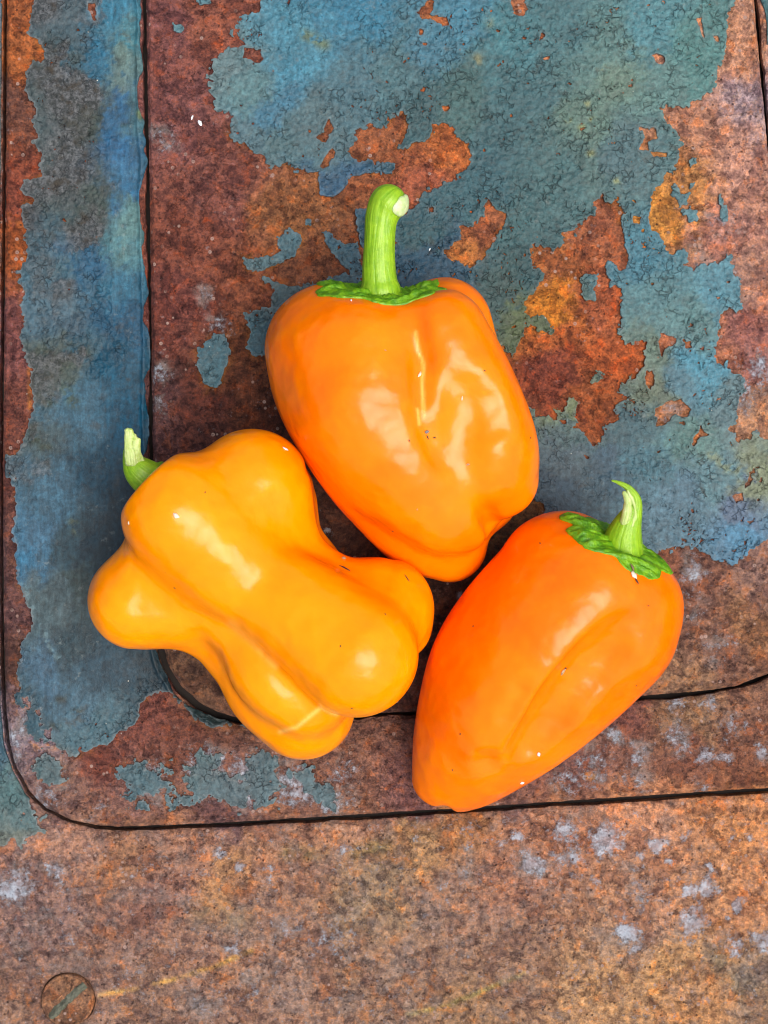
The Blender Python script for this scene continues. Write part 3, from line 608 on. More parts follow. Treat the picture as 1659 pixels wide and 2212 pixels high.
# ------------------------------------------------------------------ signed-distance modelling of the fruit
def to3(x, y, z): k = 1 - z / DIST; return ((x - W / 2) * k, (H / 2 - y) * k, z)
def chain(conv, zs, nodes, sub=6, z0=3.0):
    """nodes (x, y, z, r) in tile units -> densely sampled [x,y,z,r] in frame-pixel units"""
    pts = []
    for x, y, z, r in nodes:
        (px, py), = conv([(x, y)]); zz = z * zs + z0; k = 1 - zz / DIST
        pts.append(to3(px, py, zz) + (r * zs * k,))
    P_ = np.array(pts)
    if len(P_) < 3: return P_
    out = []
    Q = np.vstack([2 * P_[0] - P_[1], P_, 2 * P_[-1] - P_[-2]])
    for i in range(len(P_) - 1):
        p0, p1, p2, p3 = Q[i:i + 4]
        for j in range(sub):
            t = j / sub
            out.append(.5 * (2 * p1 + (p2 - p0) * t + (2 * p0 - 5 * p1 + 4 * p2 - p3) * t * t + (3 * p1 - p0 - 3 * p2 + p3) * t ** 3))
    out.append(P_[-1]); return np.array(out)

def chain_sdf(G, ch):
    X, Y, Z = G; d = None
    if len(ch) == 1:
        c = ch[0]; return np.sqrt((X - c[0]) ** 2 + (Y - c[1]) ** 2 + (Z - c[2]) ** 2) - c[3]
    for a, b in zip(ch[:-1], ch[1:]):
        e = (b - a)[:3]; L2 = float(e @ e) + 1e-9
        wx, wy, wz = X - a[0], Y - a[1], Z - a[2]
        t = np.clip((wx * e[0] + wy * e[1] + wz * e[2]) / L2, 0, 1)
        q = np.sqrt((wx - e[0] * t) ** 2 + (wy - e[1] * t) ** 2 + (wz - e[2] * t) ** 2) - (a[3] + (b[3] - a[3]) * t)
        d = q if d is None else np.minimum(d, q)
    return d
def smin(a, b, k):
    h = np.clip(.5 + .5 * (b - a) / k, 0, 1); return b + (a - b) * h - k * h * (1 - h)
def smax(a, b, k): return -smin(-a, -b, k)

def surface_nets(vol, o, h):
    s = vol < 0; nx, ny, nz = vol.shape
    cs = [s[i:nx - 1 + i, j:ny - 1 + j, k:nz - 1 + k] for i in (0, 1) for j in (0, 1) for k in (0, 1)]
    cnt = sum(c.astype(np.int8) for c in cs); act = (cnt > 0) & (cnt < 8)
    idx = np.full(act.shape, -1, np.int64); ii = np.argwhere(act); idx[act] = np.arange(len(ii))
    acc = np.zeros((len(ii), 3)); n = np.zeros(len(ii))
    corners = [(i, j, k) for i in (0, 1) for j in (0, 1) for k in (0, 1)]
    for a in corners:
        for ax in range(3):
            if a[ax]: continue
            b = list(a); b[ax] = 1
            va = vol[ii[:, 0] + a[0], ii[:, 1] + a[1], ii[:, 2] + a[2]]; vb = vol[ii[:, 0] + b[0], ii[:, 1] + b[1], ii[:, 2] + b[2]]
            x = (va < 0) != (vb < 0); t = np.where(x, va / np.where(x, va - vb, 1), 0)
            p = np.tile(np.array(a, float), (len(ii), 1)); p[:, ax] += t
            acc[x] += p[x]; n[x] += 1
    V = (ii + acc / n[:, None]) * h + o
    F = []
    for ax in range(3):
        u, w = [(1, 2), (2, 0), (0, 1)][ax]
        sl0 = [slice(None)] * 3; sl1 = [slice(None)] * 3; sl0[ax] = slice(0, -1); sl1[ax] = slice(1, None)
        s0, s1 = s[tuple(sl0)], s[tuple(sl1)]
        e = np.argwhere(s0 != s1); e = e[(e[:, u] > 0) & (e[:, w] > 0)]
        e = e[(e[:, u] < vol.shape[u] - 1) & (e[:, w] < vol.shape[w] - 1)]
        fl_ = s0[e[:, 0], e[:, 1], e[:, 2]]
        q = []
        for du, dw in ((-1, -1), (0, -1), (0, 0), (-1, 0)):
            c = e.copy(); c[:, u] += du; c[:, w] += dw; q.append(idx[c[:, 0], c[:, 1], c[:, 2]])
        q = np.stack(q, 1); F.append(np.where(fl_[:, None], q, q[:, ::-1]))
    F = np.concatenate(F)
    return V, F[(F >= 0).all(1)]

def relax(V, F, it, lam=.5, mu=-.52):
    a = np.concatenate([F[:, i] for i in range(4)]); b = np.concatenate([F[:, (i + 1) % 4] for i in range(4)])
    a, b = np.concatenate([a, b]), np.concatenate([b, a]); n = np.bincount(a, minlength=len(V))[:, None]
    for k in range(it * 2):
        acc = np.stack([np.bincount(a, V[b, i], len(V)) for i in range(3)], 1)
        V = V + (lam if k % 2 == 0 else mu) * (acc / n - V)
    return V

def grid_for(chs, h, pad):
    allp = np.concatenate(chs); lo = (allp[:, :3] - allp[:, 3:]).min(0) - pad; hi = (allp[:, :3] + allp[:, 3:]).max(0) + pad
    ax = [np.arange(lo[i], hi[i], h, dtype=np.float32) for i in range(3)]
    return np.meshgrid(*ax, indexing='ij', sparse=True), lo

ROOT = {}
def thing(name, label, cat, loc, group=None):
    o = bpy.data.objects.new(name, None); C.objects.link(o); o.location = Vector(loc) * S; o.empty_display_size = .01
    tag(o, label, cat, group); return o
def place(name, V, F, mat, root, attrs=None):
    me = build_mesh(name, V * S - np.array(root.location), [F], mat, attrs)
    return link(name, me, root)

# ---- materials of the fruit
def pepper_material(name, base, deep, pale):
    m, nt, b = new_mat(name); n = N(nt); co = n.coord()
    big = n.noise(co, 70, 3, .5); mid = n.noise(co, 22, 4, .55)
    col = n.mix(n.map(big, .3, .7), deep, base)
    col = n.mix(n.math('MULTIPLY', n.map(mid, .45, .75), .25), col, pale)
    scar = n.attr('scar').outputs['Fac']
    col = n.mix(n.math('MULTIPLY', scar, n.map(n.noise(co, 6, 4, .6), .2, .5)), col, (.95, .50, .10))
    v = n.voro(co, 26); sp = n.math('MULTIPLY', n.map(v.outputs['Distance'], .012, .03, 1, 0), n.math('GREATER_THAN', v.outputs['Color'], .6))
    col = n.mix(n.math('MULTIPLY', sp, .6), col, (.28, .10, .01))
    n.lk(col, b.inputs['Base Color'])
    b.inputs['Roughness'].default_value = .27; b.inputs['IOR'].default_value = 1.45
    n.lk(n.map(n.noise(co, 18, 5, .6), .35, .7, .15, .25, False), b.inputs['Roughness'])
    b.inputs['Subsurface Weight'].default_value = .3; b.inputs['Subsurface Radius'].default_value = (1, .4, .05); b.inputs['Subsurface Scale'].default_value = 7 * S
    b.inputs['Specular IOR Level'].default_value = .32
    h = n.math('ADD', n.math('ADD', n.noise(co, 46, 2, .5), n.math('MULTIPLY', n.noise(co, 17, 2, .5), .10)), n.math('MULTIPLY', n.noise(co, 3.5, 3, .6), .016))
    n.lk(n.bump(h, 9, .6), b.inputs['Normal'])
    return m
SKIN1 = pepper_material('orange_pepper_skin', (.96, .222, .0003), (.93, .17, .0003), (.97, .28, .0005))
SKIN2 = pepper_material('yellow_orange_pepper_skin', (.97, .30, .0003), (.95, .255, .0003), (.98, .355, .0005))
SKIN3 = pepper_material('deep_orange_pepper_skin', (.95, .20, .0003), (.92, .15, .0003), (.96, .26, .0005))
def green_material(name, a, b_, pale, stripes=True, lump=2.0):
    m, nt, b = new_mat(name); n = N(nt); co = n.coord()
    col = n.mix(n.map(n.noise(co, 9, 5, .6), .35, .68), a, b_)
    col = n.mix(n.math('MULTIPLY', n.map(n.noise(co, 4, 4, .65), .58, .7), .4), col, pale)
    h = n.noise(co, 5, 4, .6)
    if stripes:
        at = n.attr('grain').outputs['Color']
        sn = n.add('ShaderNodeTexNoise'); n.lk(at, sn.inputs['Vector']); sn.inputs['Scale'].default_value = 1.0; sn.inputs['Detail'].default_value = 4
        col = n.mix(n.math('MULTIPLY', n.map(sn.outputs['Fac'], .4, .62), .28), col, pale)
        col = n.mix(n.math('MULTIPLY', n.map(sn.outputs['Fac'], .42, .3), .4), col, n.mix(1.0, a, (.55, .6, .4), 'MULTIPLY'))
        h = n.math('ADD', n.math('MULTIPLY', h, .4), sn.outputs['Fac'])
    n.lk(col, b.inputs['Base Color']); b.inputs['Roughness'].default_value = .42
    b.inputs['Subsurface Weight'].default_value = .2; b.inputs['Subsurface Radius'].default_value = (.5, 1, .1); b.inputs['Subsurface Scale'].default_value = 4 * S
    n.lk(n.bump(h, lump, .7), b.inputs['Normal'])
    return m
STEM = green_material('green_stem', (.17, .36, .004), (.25, .46, .006), (.36, .54, .03))
CALYX = green_material('green_calyx', (.07, .23, .002), (.19, .40, .004), (.30, .50, .03), False, 2.6)
PALE = green_material('torn_pale_stem', (.34, .48, .10), (.46, .58, .19), (.64, .70, .38), True, 1.6)
CUT = green_material('cut_stem_end', (.42, .56, .22), (.58, .68, .38), (.72, .77, .55), False, 1.0)

def fruit(name, label, conv, zs, lobes, ks, dents, skin, h=2.0, scars=(), core=()):
    chs = [chain(conv, zs, l) for l in lobes]
    G, lo = grid_for(chs, h, 8)
    d = None
    for ch, k in zip(chs, ks):
        q = chain_sdf(G, ch); d = q if d is None else smin(d, q, k)
    def top_z(x, y):
        (px, py), = conv([(x, y)])
        for z in np.arange(lo[2] + h * (d.shape[2] - 1), 4, -1.0):
            p = np.round((np.array(to3(px, py, z)) - lo) / h).astype(int)
            if (p >= 0).all() and (p < d.shape).all() and d[tuple(p)] < 0: return (z - 3.0) / zs
        return 300.0
    for dn in dents:
        if dn[0] == 'rel':
            nodes = [(x, y, top_z(x, y) + r - dep, r) for x, y, dep, r in dn[1]]; k = dn[2]
        else: nodes, k = dn
        ch = chain(conv, zs, nodes); d = smax(d, -chain_sdf(G, ch), k)
    d = smax(d, -(G[2] - 3.4) + 0 * d, 6)                        # the side it rests on is pressed flat
    d = d.astype(np.float32)
    for _ in range(4):
        for a_ in range(3):
            p_ = np.concatenate([np.take(d, [0], a_), d, np.take(d, [-1], a_)], a_); n_ = d.shape[a_]
            d = .25 * np.take(p_, range(0, n_), a_) + .5 * d + .25 * np.take(p_, range(2, n_ + 2), a_)
    V, F = surface_nets(d, lo, h)
    V = relax(V, F, 20)
    ctr = V.mean(0); root = thing(name, label, 'bell pepper', (ctr[0], ctr[1], 3.2))
    # projection back to frame pixels for marks on the skin
    k = 1 - V[:, 2] / DIST; px = V[:, 0] / k + W / 2; py = H / 2 - V[:, 1] / k
    sc_ = np.zeros(len(V))
    for pts, w, amt in scars:
        pt = conv(pts); sc_ = np.maximum(sc_, amt * np.exp(-(line_dist(px, py, pt) / w) ** 2) * (V[:, 2] > ctr[2]))
    body = place('body', V, F, skin, root, {'scar': sc_})
    return root, body, V, F

def sdf_part(name, chs, root, mat, h=1.0, k=3, lump=0, seed=0, squash=None, it=2):
    G, lo = grid_for(chs, h, 5); d = None
    for ch in chs:
        q = chain_sdf(G, ch); d = q if d is None else smin(d, q, k)
    V, F = surface_nets(d.astype(np.float32), lo, h); V = relax(V, F, it)
    if lump:
        V = V + lump * np.stack([fbm(V[:, 0] + 3 * i, V[:, 1] + V[:, 2], 7, 3, seed + i) for i in range(3)], 1)
    # grain coordinates: position along and round the first chain
    ch = chs[0]
    if len(ch) > 1:
        best = np.full(len(V), 1e9); tt = np.zeros(len(V)); off = np.zeros((len(V), 3)); acc = 0; dirv = np.zeros((len(V), 3))
        for a, b in zip(ch[:-1], ch[1:]):
            e = (b - a)[:3]; L = np.linalg.norm(e) + 1e-9; w = V - a[:3]; t = np.clip(w @ e / L ** 2, 0, 1); o = w - t[:, None] * e; dd = np.linalg.norm(o, axis=1)
            m = dd < best; best[m] = dd[m]; tt[m] = acc + t[m] * L; off[m] = o[m]; dirv[m] = e / L; acc += L
        ref = np.cross(dirv, [0, 0, 1.0]); ref /= np.linalg.norm(ref, axis=1)[:, None] + 1e-9; up = np.cross(ref, dirv)
        ang = np.arctan2((off * up).sum(1), (off * ref).sum(1))
        grain = np.stack([np.cos(ang) * 4.5, np.sin(ang) * 4.5, tt * .03], 1)
    else: grain = V * .2
    return place(name, V, F, mat, root, {'grain': grain})

def collar(name, root, V, F, conv, zs, c, e1, e2, r1, r2, seed, mat):
    """thin ragged collar laid on the shoulder of the fruit"""
    tree = BVHTree.FromPolygons([tuple(v) for v in V], [tuple(int(i) for i in f) for f in F])
    (px, py), = conv([c[:2]]); ctr = np.array(to3(px, py, c[2] * zs + 3))
    e1 = np.array(e1, float); e1 /= np.linalg.norm(e1); e2 = np.array(e2, float); e2 /= np.linalg.norm(e2)
    nr, ns = 26, 150; ang = np.arange(ns) / ns * 2 * math.pi; rnd = random.Random(seed)
    ph = [rnd.uniform(0, 6.28) for _ in range(6)]
    R_ = 1 + .07 * np.sin(5 * ang + ph[0]) + .05 * np.sin(9 * ang + ph[1]) + .12 * fbm(np.cos(ang) * 40 + 50, np.sin(ang) * 40 + 50, 18, 4, seed, .6)
    top = []; ctr_n = np.cross(e1, e2)
    for i in range(nr):
        u = (i + .3) / (nr - 1 + .3)
        for j in range(ns):
            rr = u * R_[j]; p = ctr + e1 * (math.cos(ang[j]) * r1 * rr) + e2 * (math.sin(ang[j]) * r2 * rr)
            q, nrm, _, _ = tree.find_nearest(Vector(p)); q = np.array(q); nn = np.array(nrm)
            if nn @ (p - np.array(tuple(root.location)) / S) < 0 and nn @ ctr_n * (1 if ctr_n @ (ctr - V.mean(0)) > 0 else -1) < 0: nn = -nn
            x_, y_ = q[0] + 2 * q[2], q[1] - 1.3 * q[2]
            hgt = 2.4 + 6.0 * max(0, 1 - u / .5) ** 2 + (1 - abs(2 * u - 1) ** 3) * 3.6 * float(fbm(np.array([x_]), np.array([y_]), 10, 2, seed + 3)[0]) + 1.6 * float(fbm(np.array([x_]), np.array([y_]), 4, 2, seed + 8)[0])
            hgt = hgt * (1 - .55 * max(0, u - .8) / .2) + .9 * max(0, u - .9) / .1 * max(0, math.sin(3 * ang[j] + ph[2]))
            top.append(q + nn * max(.7, hgt))
    top = np.array(top); low = top[-ns:].copy()
    for j in range(ns):
        q, nrm, _, _ = tree.find_nearest(Vector(low[j])); low[j] = np.array(q) - (low[j] - np.array(q)) * .3
    VV = np.concatenate([top, low]); FF = []
    for i in range(nr):
        for j in range(ns): FF.append((i * ns + j, (i + 1) * ns + j, (i + 1) * ns + (j + 1) % ns, i * ns + (j + 1) % ns))
    return place(name, VV, np.array(FF), mat, root)

Z1 = 0.1837; Z2 = 0.22045
# ---- pepper with the long straight stem
tall, tall_b, V1, F1 = fruit('pepper', 'tall blocky orange pepper with long straight green stem pointing up, farthest back of the three', c1, Z1, [
    [(690,1010,600,375),(860,1320,620,410),(1080,1620,520,320)],
    [(480,970,640,335),(520,1230,640,318),(720,1540,540,280)],
    [(400,930,450,335),(430,1160,420,308),(633,1523,350,300),(886,1890,280,240),(1065,1998,238,205)],
    [(1030,810,430,268),(1090,1130,400,290),(1170,1480,350,280),(1260,1730,300,188)],
    [(580,985,735,310),(600,1260,760,325),(800,1560,700,298),(1010,1795,610,238),(1105,1850,560,198)],
    [(1010,870,740,270),(1130,1150,720,297),(1245,1450,660,298),(1335,1640,580,215)],
], [20, 30, 34, 22, 20, 14], [
    ('rel', [(1080,1090,18,140),(1190,1270,100,185),(1130,1480,72,180),(1170,1640,8,120)], 12),
    ('rel', [(1330,1240,20,100),(1370,1340,16,100)], 10),
    ('rel', [(870,760,20,60),(890,860,30,60),(915,1010,40,62),(925,1290,36,66),(985,1450,18,60),(1060,1560,8,50)], 8),
    ([(710,-262,930,895)], 12),
    ([(1230,1770,860,30),(1268,1830,720,42),(1296,1905,560,46)], 12),
], SKIN1, scars=[([(880,840),(895,940),(925,1020),(915,1120),(925,1300)], 1.7, .75), ([(890,1260),(900,1340)], 1.5, .7)])
st = sdf_part('stem', [chain(c1, Z1, [(690,640,690,118),(686,580,700,98),(680,480,720,90),(684,340,730,84),(692,230,745,88),(715,160,755,97),(730,138,760,102)])], tall, STEM)
def cap_part(name, conv, zs, c, R, dirv, ang, root, mat):
    cc = chain(conv, zs, [c])[0]; R = R * zs; dv = np.array(dirv, float); dv /= np.linalg.norm(dv)
    ref = np.cross(dv, [0, 1, .2]); ref /= np.linalg.norm(ref); up = np.cross(dv, ref); V = []; F = []
    nr, ns = 8, 40
    for i in range(nr + 1):
        for j in range(ns):
            a = 2 * math.pi * j / ns; th = ang * i / nr * (1 + .18 * math.sin(2 * a + .6) + .06 * math.sin(5 * a))
            d = dv * math.cos(th) + (ref * math.cos(a) + up * math.sin(a)) * math.sin(th)
            V.append(cc[:3] + d * (R + (.35 if i < nr else -1.0)))
    for i in range(nr):
        for j in range(ns): F.append((i * ns + j, (i + 1) * ns + j, (i + 1) * ns + (j + 1) % ns, i * ns + (j + 1) % ns))
    return place(name, np.array(V), np.array(F), mat, root)
cut = cap_part('cut_end', c1, Z1, (730,138,760,1), 102, (.86, -.25, .52), .62, tall, CUT)
cut.parent = st; cut.matrix_parent_inverse = Matrix()
collar('calyx', tall, V1, F1, c1, Z1, (686, 572, 690), (.995, .06, 0), (0, -.24, .96), 60, 44, 4, CALYX)

# ---- waisted, bone-shaped pepper
bone, bone_b, V2, F2 = fruit('pepper', 'knobbly yellow-orange pepper pinched at the waist like a bone, leftmost of the three', c2, Z2, [
    [(480,440,600,276),(630,590,580,262),(830,760,560,225),(1050,910,600,250),(1270,1080,640,284)],
    [(520,560,330,270),(880,830,330,225),(1200,1040,340,250)],
    [(800,325,440,270),(915,520,400,180),(1020,655,370,142),(1190,790,370,162),(1392,870,365,233)],
    [(870,370,250,220),(960,560,200,160),(1080,680,190,130)],
    [(280,832,350,226),(470,870,340,186),(650,940,320,140),(780,1060,310,150)],
    [(600,960,250,120),(790,1110,260,170),(900,1215,270,225),(1030,1320,270,235)],
    [(640,880,430,130),(770,1000,460,140),(890,1170,480,178),(1050,1275,450,180)],
    [(1470,960,300,140)],
], [30, 34, 24, 14, 30, 22, 10, 10], [([(130,112,590,312)], 10)], SKIN2, scars=[([(925,1430),(1000,1410),(1060,1360),(1110,1320),(1180,1350)], 2.2, .8), ([(700,940),(800,1020),(900,1130)], 4, .35)])
sdf_part('stem', [chain(c2, Z2, [(440,345,380,95),(352,296,420,86),(294,256,450,72),(258,218,460,46),(232,175,475,20),(222,145,480,7)])], bone, STEM)
sdf_part('torn_end', [chain(c2, Z2, [(238,210,500,18),(232,140,510,13),(228,64,520,11)]), chain(c2, Z2, [(258,215,500,18),(252,140,510,13),(247,66,520,11)]), chain(c2, Z2, [(276,215,490,18),(268,140,505,12),(264,84,515,10)]), chain(c2, Z2, [(296,212,480,16),(284,160,498,10),(281,104,508,8)])], bone, PALE, .6, 2.2, .7, 5, it=1)
sdf_part('calyx', [chain(c2, Z2, [(425,335,330,120),(400,315,335,110)])], bone, CALYX, 1.2, 3, .8, 8)

# ---- egg-shaped pepper with the hooked stem
egg, egg_b, V3, F3 = fruit('pepper', 'deep orange tapering pepper with torn hooked stem, rightmost of the three', c3, Z1, [
    [(1010,640,480,350),(840,890,500,350),(640,1180,450,300),(440,1470,330,190)],
    [(885,560,430,335),(837,614,420,322),(640,825,400,320),(480,1020,370,290),(365,1240,330,240),(275,1460,250,182),(205,1672,180,118)],
    [(1235,790,420,290),(1190,985,420,255),(970,1230,390,232),(735,1460,310,190),(505,1642,230,142),(372,1718,170,102)],
    [(1060,680,640,290),(850,900,640,310),(610,1210,560,255),(430,1490,420,175),(330,1660,280,105)],
    [(1330,700,540,180),(1290,880,540,180)],
], [30, 34, 34, 36, 36], [
    ('rel', [(1330,880,4,180),(1265,960,48,210),(1150,1100,92,235),(990,1290,90,235),(850,1460,45,200),(760,1560,4,170)], 6),
    ('rel', [(680,1230,22,80),(590,1360,14,70)], 5),
    ('rel', [(505,1630,12,110)], 8),
    ([(268,1806,140,50),(282,1772,260,42),(305,1690,350,20)], 5),
    ([(1585,-372,850,880)], 9),
], SKIN3)
sdf_part('stem', [chain(c3, Z1, [(1225,430,640,120),(1238,350,680,98),(1256,290,710,78),(1285,220,740,54),(1300,150,765,34),(1268,90,785,20),(1215,58,795,12),(1172,44,800,5)])], egg, STEM)
sdf_part('torn_end', [chain(c3, Z1, [(1243,262,768,26),(1256,215,782,26),(1256,160,782,18),(1240,110,790,11)]), chain(c3, Z1, [(1285,285,768,16),(1296,240,778,14),(1296,180,785,11),(1262,100,796,8)])], egg, PALE, .7, 1.5, .5, 6, it=1)
collar('calyx', egg, V3, F3, c3, Z1, (1210, 385, 650), (.905, -.425, 0), (-.12, -.25, .95), 56, 44, 9, CALYX)

# ------------------------------------------------------------------ slotted screw head in the panel
def disc_verts(rings, n=48): return rings, n
def lathe(name, prof, n, mat, root):
    V = []; F = []
    for i, (r, z) in enumerate(prof):
        for j in range(n):
            a = 2 * math.pi * j / n; V.append((r * math.cos(a), r * math.sin(a), z))
    for i in range(len(prof) - 1):
        for j in range(n):
            F.append((i * n + j, i * n + (j + 1) % n, (i + 1) * n + (j + 1) % n, (i + 1) * n + j))
    V = np.array(V); F = np.array(F)
    tone = np.tile(hexc('80604a'), (len(V), 1)) * (1 + .25 * fbm(V[:, 0], V[:, 1], 8, 3, 3))[:, None]
    me = build_mesh(name, V * S, [F], mat, {'tone': tone, 'halo': np.zeros(len(V)), 'residue': np.zeros(len(V))}); return link(name, me, root)
sx, sy = SCREW
X_, Y_, _ = to3(sx, sy, 0)
screw = thing('screw', 'round slotted screw head set in the rusty panel, slot filled with greenish paint', 'screw', (X_, Y_, -6))
hd = lathe('head', [(26.6, -12), (26.4, 1.6), (25.4, 2.6), (24.2, 2.3), (23.2, .2), (22.2, .1), (12, .7), (.01, .8)], 64, RUSTY, screw)
ang = math.radians(43); ca, sa = math.cos(ang), math.sin(ang)
nl, nw = 60, 7; u = np.linspace(-24.5, 24.5, nl); w = np.linspace(-1, 1, nw)
U, Wd = np.meshgrid(u, w, indexing='ij'); hw = 3.6 + 1.0 * fbm(U, U * 0, 8, 3, 6); Vv = Wd * hw + .7 * fbm(U, Wd, 6, 2, 12)
Zv = .7 + 1.9 * (1 - Wd ** 2) + .8 * fbm(U, Wd * 4, 4, 3, 9) * (1 - Wd ** 2)
sv = np.stack([(U * ca - Vv * sa).ravel(), (U * sa + Vv * ca).ravel(), Zv.ravel()], 1)
ii = np.arange(nl * nw).reshape(nl, nw); sf = np.stack([ii[:-1, :-1].ravel(), ii[1:, :-1].ravel(), ii[1:, 1:].ravel(), ii[:-1, 1:].ravel()], 1)
me = build_mesh('slot_paint', sv * S, [sf], FLAKY, {'tone': np.tile(hexc('6a6e58'), (len(sv), 1)), 'smooth': np.zeros(len(sv)), 'edge': np.zeros(len(sv)), 'grime': np.zeros(len(sv)) + .3}); link('slot_paint', me, screw)

# ------------------------------------------------------------------ crumbs and bits on skins and plate
bvh = {}
for key, V, F in (('tall', V1, F1), ('bone', V2, F2), ('egg', V3, F3)):
    bvh[key] = BVHTree.FromPolygons([tuple(v) for v in V], [tuple(int(i) for i in f) for f in F])
def hit(key, px, py):
    o = Vector((0, 0, DIST)); d = (Vector((px - W / 2, H / 2 - py, 0)) - o).normalized()
    if key is None: return Vector(to3(px, py, 3.6)), Vector((0, 0, 1))
    p, nrm, _, _ = bvh[key].ray_cast(o, d)
    if p is None: return Vector(to3(px, py, 3.6)), Vector((0, 0, 1))
    return p, (nrm if nrm.z > 0 else -nrm)
def simple_mat(name, c, r=.6):
    m, nt, b = new_mat(name); n = N(nt); co = n.coord()
    n.lk(n.mix(n.map(n.noise(co, 2, 3, .6), .35, .65), tuple(x * .7 for x in c), c), b.inputs['Base Color']); b.inputs['Roughness'].default_value = r
    return m
CREAM = simple_mat('pale_husk', (.80, .72, .55)); DARK = simple_mat('dark_splinter', (.05, .028, .014)); WHITE = simple_mat('white_chip', (.82, .84, .86)); TAN = simple_mat('tan_grit', (.42, .30, .16)); GREYG = simple_mat('grey_grit', (.2, .2, .19))
def bit_mesh(name, length, width, height, seed, mat, point=1.0):
    """a lumpy spindle, long axis x"""
    rnd = random.Random(seed); V = []; F = []; nr, ns = 7, 8
    for i in range(nr):
        t = i / (nr - 1); prof = max(.06, math.sin(math.pi * (t * .94 + .03)) ** point)
        cx = (t - .5) * length; bend = .12 * length * math.sin(t * 2.6 + seed)
        for j in range(ns):
            a = 2 * math.pi * j / ns; q = rnd.uniform(.8, 1.15)
            V.append((cx, bend + width * .5 * prof * math.cos(a) * q, height * .5 * prof * math.sin(a) * q + height * .35))
    for i in range(nr - 1):
        for j in range(ns): F.append((i * ns + j, (i + 1) * ns + j, (i + 1) * ns + (j + 1) % ns, i * ns + (j + 1) % ns))
    F4 = np.array(F); caps = np.array([[j for j in range(ns)], [(nr - 1) * ns + ns - 1 - j for j in range(ns)]])
    return build_mesh(name, np.array(V) * S, [F4, caps], mat)
def put(o, key, conv, x, y, deg):
    (px, py), = conv([(x, y)]); p, nrm = hit(key, px, py)
    z = nrm.normalized(); a = math.radians(-deg); xd = Vector((math.cos(a), math.sin(a), 0)); xd = (xd - z * xd.dot(z)).normalized(); yd = z.cross(xd)
    o.matrix_world = Matrix.Translation(p * S) @ Matrix((xd, yd, z)).transposed().to_4x4()
    return o
def bit(name, label, cat, key, conv, x, y, deg, L, w, hgt, mat, seed, group=None, point=1.0):
    o = link(name, bit_mesh(name, L, w, hgt, seed, mat, point)); put(o, key, conv, x, y, deg); tag(o, label, cat, group); return o
bit('splinter', 'dark curved splinter lying on the waist of the bone-shaped pepper', 'splinter', 'bone', c2, 1217, 690, 40, 12, 1.7, 1.4, DARK, 1)
bit('splinter', 'thin dark splinter near the right end of the bone-shaped pepper', 'splinter', 'bone', c2, 1500, 733, 55, 9, 1.1, 1.0, DARK, 2)
bit('pale_crumb', 'cream oval crumb on the upper dome of the bone-shaped pepper', 'crumb', 'bone', c2, 455, 447, 30, 6.5, 4.2, 2.4, CREAM, 3)
bit('pale_crumb', 'small cream crumb at the left shoulder of the bone-shaped pepper', 'crumb', 'bone', c2, 240, 483, 100, 3.6, 1.5, 1.2, CREAM, 4)
bit('seed_husk', 'white seed husk at the upper right rim of the bone-shaped pepper', 'seed husk', 'bone', c2, 948, 148, 28, 6, 2.6, 1.6, WHITE, 5)
bit('pale_crumb', 'greyish crumb in the waist notch beside the dark splinter', 'crumb', 'bone', c2, 1213, 645, 0, 4.5, 3.5, 2.2, TAN, 6)
bit('grain_husk', 'white grain husk on the crease of the tall pepper', 'seed husk', 'tall', c1, 898, 1070, 115, 6.2, 2.6, 1.8, CREAM, 7)
bit('grain_husk', 'white grain husk in the hollow of the tall pepper', 'seed husk', 'tall', c1, 1132, 1200, 75, 4.4, 1.6, 1.2, CREAM, 8)
bit('grain_husk', 'white grain husk stuck to the green calyx of the tall pepper', 'seed husk', 'tall', c1, 532, 668, 80, 4.6, 1.8, 1.4, WHITE, 9)
bit('grit', 'round grey grain of grit in the dent of the tall pepper', 'grit', 'tall', c1, 940, 1380, 0, 4.2, 3.4, 2.2, GREYG, 10, None, .6)
bit('grit', 'dark sliver of grit just below the round grain on the tall pepper', 'grit', 'tall', c1, 945, 1412, 70, 4.6, 1.4, 1.0, DARK, 11)
bit('grit', 'small brown grain of grit right of the sliver on the tall pepper', 'grit', 'tall', c1, 982, 1414, 20, 2.6, 1.8, 1.4, DARK, 12)
bit('grit', 'tan grain of grit on the lower right lobe of the tall pepper', 'grit', 'tall', c1, 1166, 1562, -20, 3.6, 1.8, 1.3, TAN, 13)
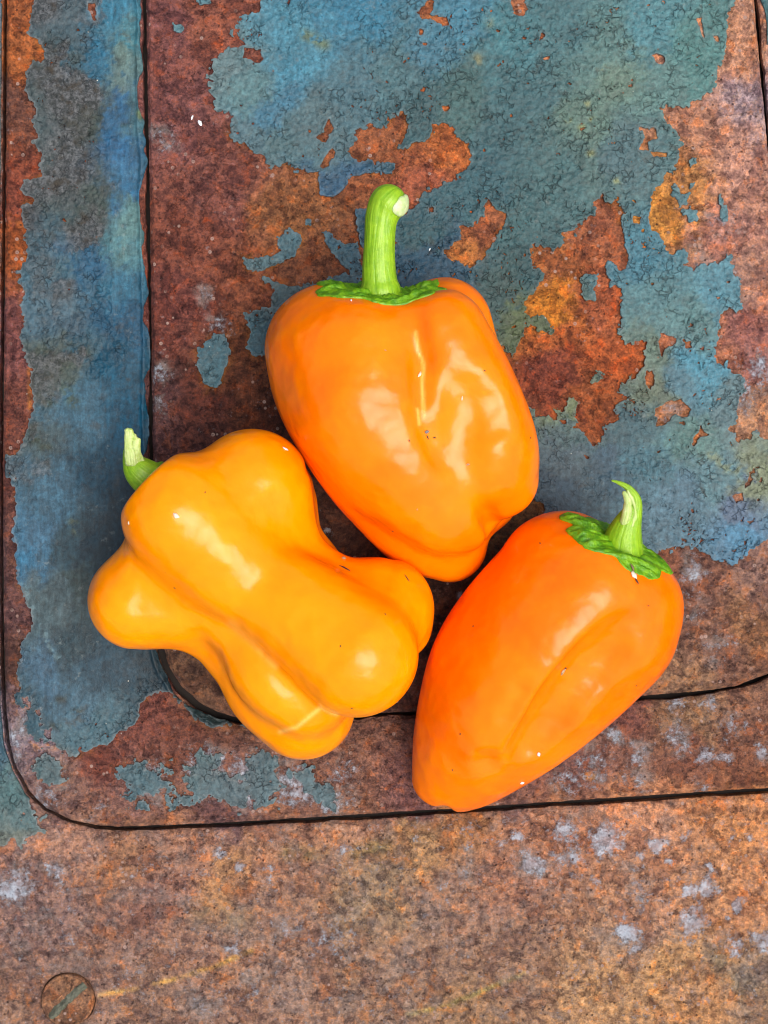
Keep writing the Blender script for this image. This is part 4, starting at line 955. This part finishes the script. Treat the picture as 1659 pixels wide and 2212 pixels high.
SPECKS = [('tall', c1, 'dirt specks on the tall pepper', [
    (715, 940, 'tiny tan dirt speck highest on the left lobe of the tall pepper'),
    (845, 1430, 'tiny dark dirt speck just left of the grey grit on the tall pepper'),
    (890, 1805, 'tiny tan dirt speck low on the front lobe of the tall pepper'),
    (755, 1925, 'tiny dark dirt speck beside the lower left crease of the tall pepper'),
    (1255, 1050, 'tiny dark dirt speck on the upper right lobe of the tall pepper'),
    (1505, 1415, 'tiny dirt speck at the far right edge of the tall pepper')]),
  ('bone', c2, 'dirt specks on the bone-shaped pepper', [
    (447, 778, 'tiny dark dirt speck on the left lobe of the bone-shaped pepper'),
    (1402, 897, 'tiny dark dirt speck below the thin splinter on the bone-shaped pepper'),
    (1200, 1042, 'tiny dark dirt speck in the middle of the big lower dome of the bone-shaped pepper'),
    (585, 345, 'highest tiny dirt speck on the bone-shaped pepper, on its upper dome'),
    (1250, 1322, 'tiny dark dirt speck at the bottom rim of the bone-shaped pepper')]),
  ('egg', c3, 'dirt specks on the hook-stemmed pepper', [
    (420, 838, 'tiny dark dirt speck on the upper left flank of the hook-stemmed pepper'),
    (1307, 1160, 'tiny dark dirt speck on the right flank of the hook-stemmed pepper'),
    (308, 1620, 'tiny dark dirt speck nearest the blunt tip of the hook-stemmed pepper'),
    (350, 1425, 'tiny dark dirt speck halfway up the left side of the hook-stemmed pepper'),
    (1372, 725, 'tiny dark dirt speck just below the calyx of the hook-stemmed pepper'),
    (785, 385, 'tiny dark dirt speck at the upper left shoulder of the hook-stemmed pepper')])]
for key, cv, grp, lst in SPECKS:
    for i_, (x, y, lab_) in enumerate(lst):
        bit('dirt_speck', lab_, 'dirt speck', key, cv, x, y, i_ * 47, 2.3, 1.2, .8, TAN if 'tan' in lab_ else DARK, 20 + i_, grp)
bit('pale_crumb', 'tan crumb in the long dent of the hook-stemmed pepper', 'crumb', 'egg', c3, 908, 1085, -65, 8, 3.6, 2.2, TAN, 50)
bit('grit', 'dark grain of grit at the end of the tan crumb on the hook-stemmed pepper', 'grit', 'egg', c3, 921, 1066, 10, 2.6, 2.0, 1.4, DARK, 51)
bit('pale_crumb', 'pinkish white crumb on the lower right rim of the hook-stemmed pepper', 'crumb', 'egg', c3, 684, 1688, 0, 4.4, 3.4, 2.2, WHITE, 52, None, .6)
bit('pale_crumb', 'pinkish white crumb on the lower flank of the hook-stemmed pepper', 'crumb', 'egg', c3, 777, 1533, 60, 4.2, 3.2, 1.6, WHITE, 53, None, .6)
# dried floret caught under the calyx
(px, py), = c3([(1292, 560)]); p, nrm = hit('egg', px, py)
flo = bpy.data.objects.new('dried_floret', None); C.objects.link(flo); flo.empty_display_size = .003
tag(flo, 'tiny dried floret with dark tips clinging below the calyx of the hook-stemmed pepper', 'dried floret')
put(flo, 'egg', c3, 1292, 560, 80)
b_ = link('husk', bit_mesh('husk', 8, 5.5, 3.5, 61, CREAM, .8), flo)
q = link('tip', bit_mesh('tip', 7, 1.7, 1.6, 62, DARK), flo); q.location = (6.0 * S, 0, .6 * S)
q = link('tip', bit_mesh('tip', 9, 2.0, 1.8, 63, simple_mat('brown_awn', (.25, .15, .09))), flo); q.location = (-6.5 * S, 0, .8 * S)
# chips on the plate
bit('paint_chip', 'larger lower one of two white chips on the rust left of the blue patch', 'paint chip', None, D_, 432, 266, 40, 6, 4.2, 1.6, WHITE, 71, None, .5)
bit('paint_chip', 'small white chip on the rust just left of the larger white chip', 'paint chip', None, D_, 416, 254, 100, 5, 2.2, 1.2, WHITE, 72, None, .7)
bit('paint_chip', 'white sliver on dark blue paint right of the tall stem', 'paint chip', None, D_, 929, 539, 120, 4, 1.5, 1.0, WHITE, 73)
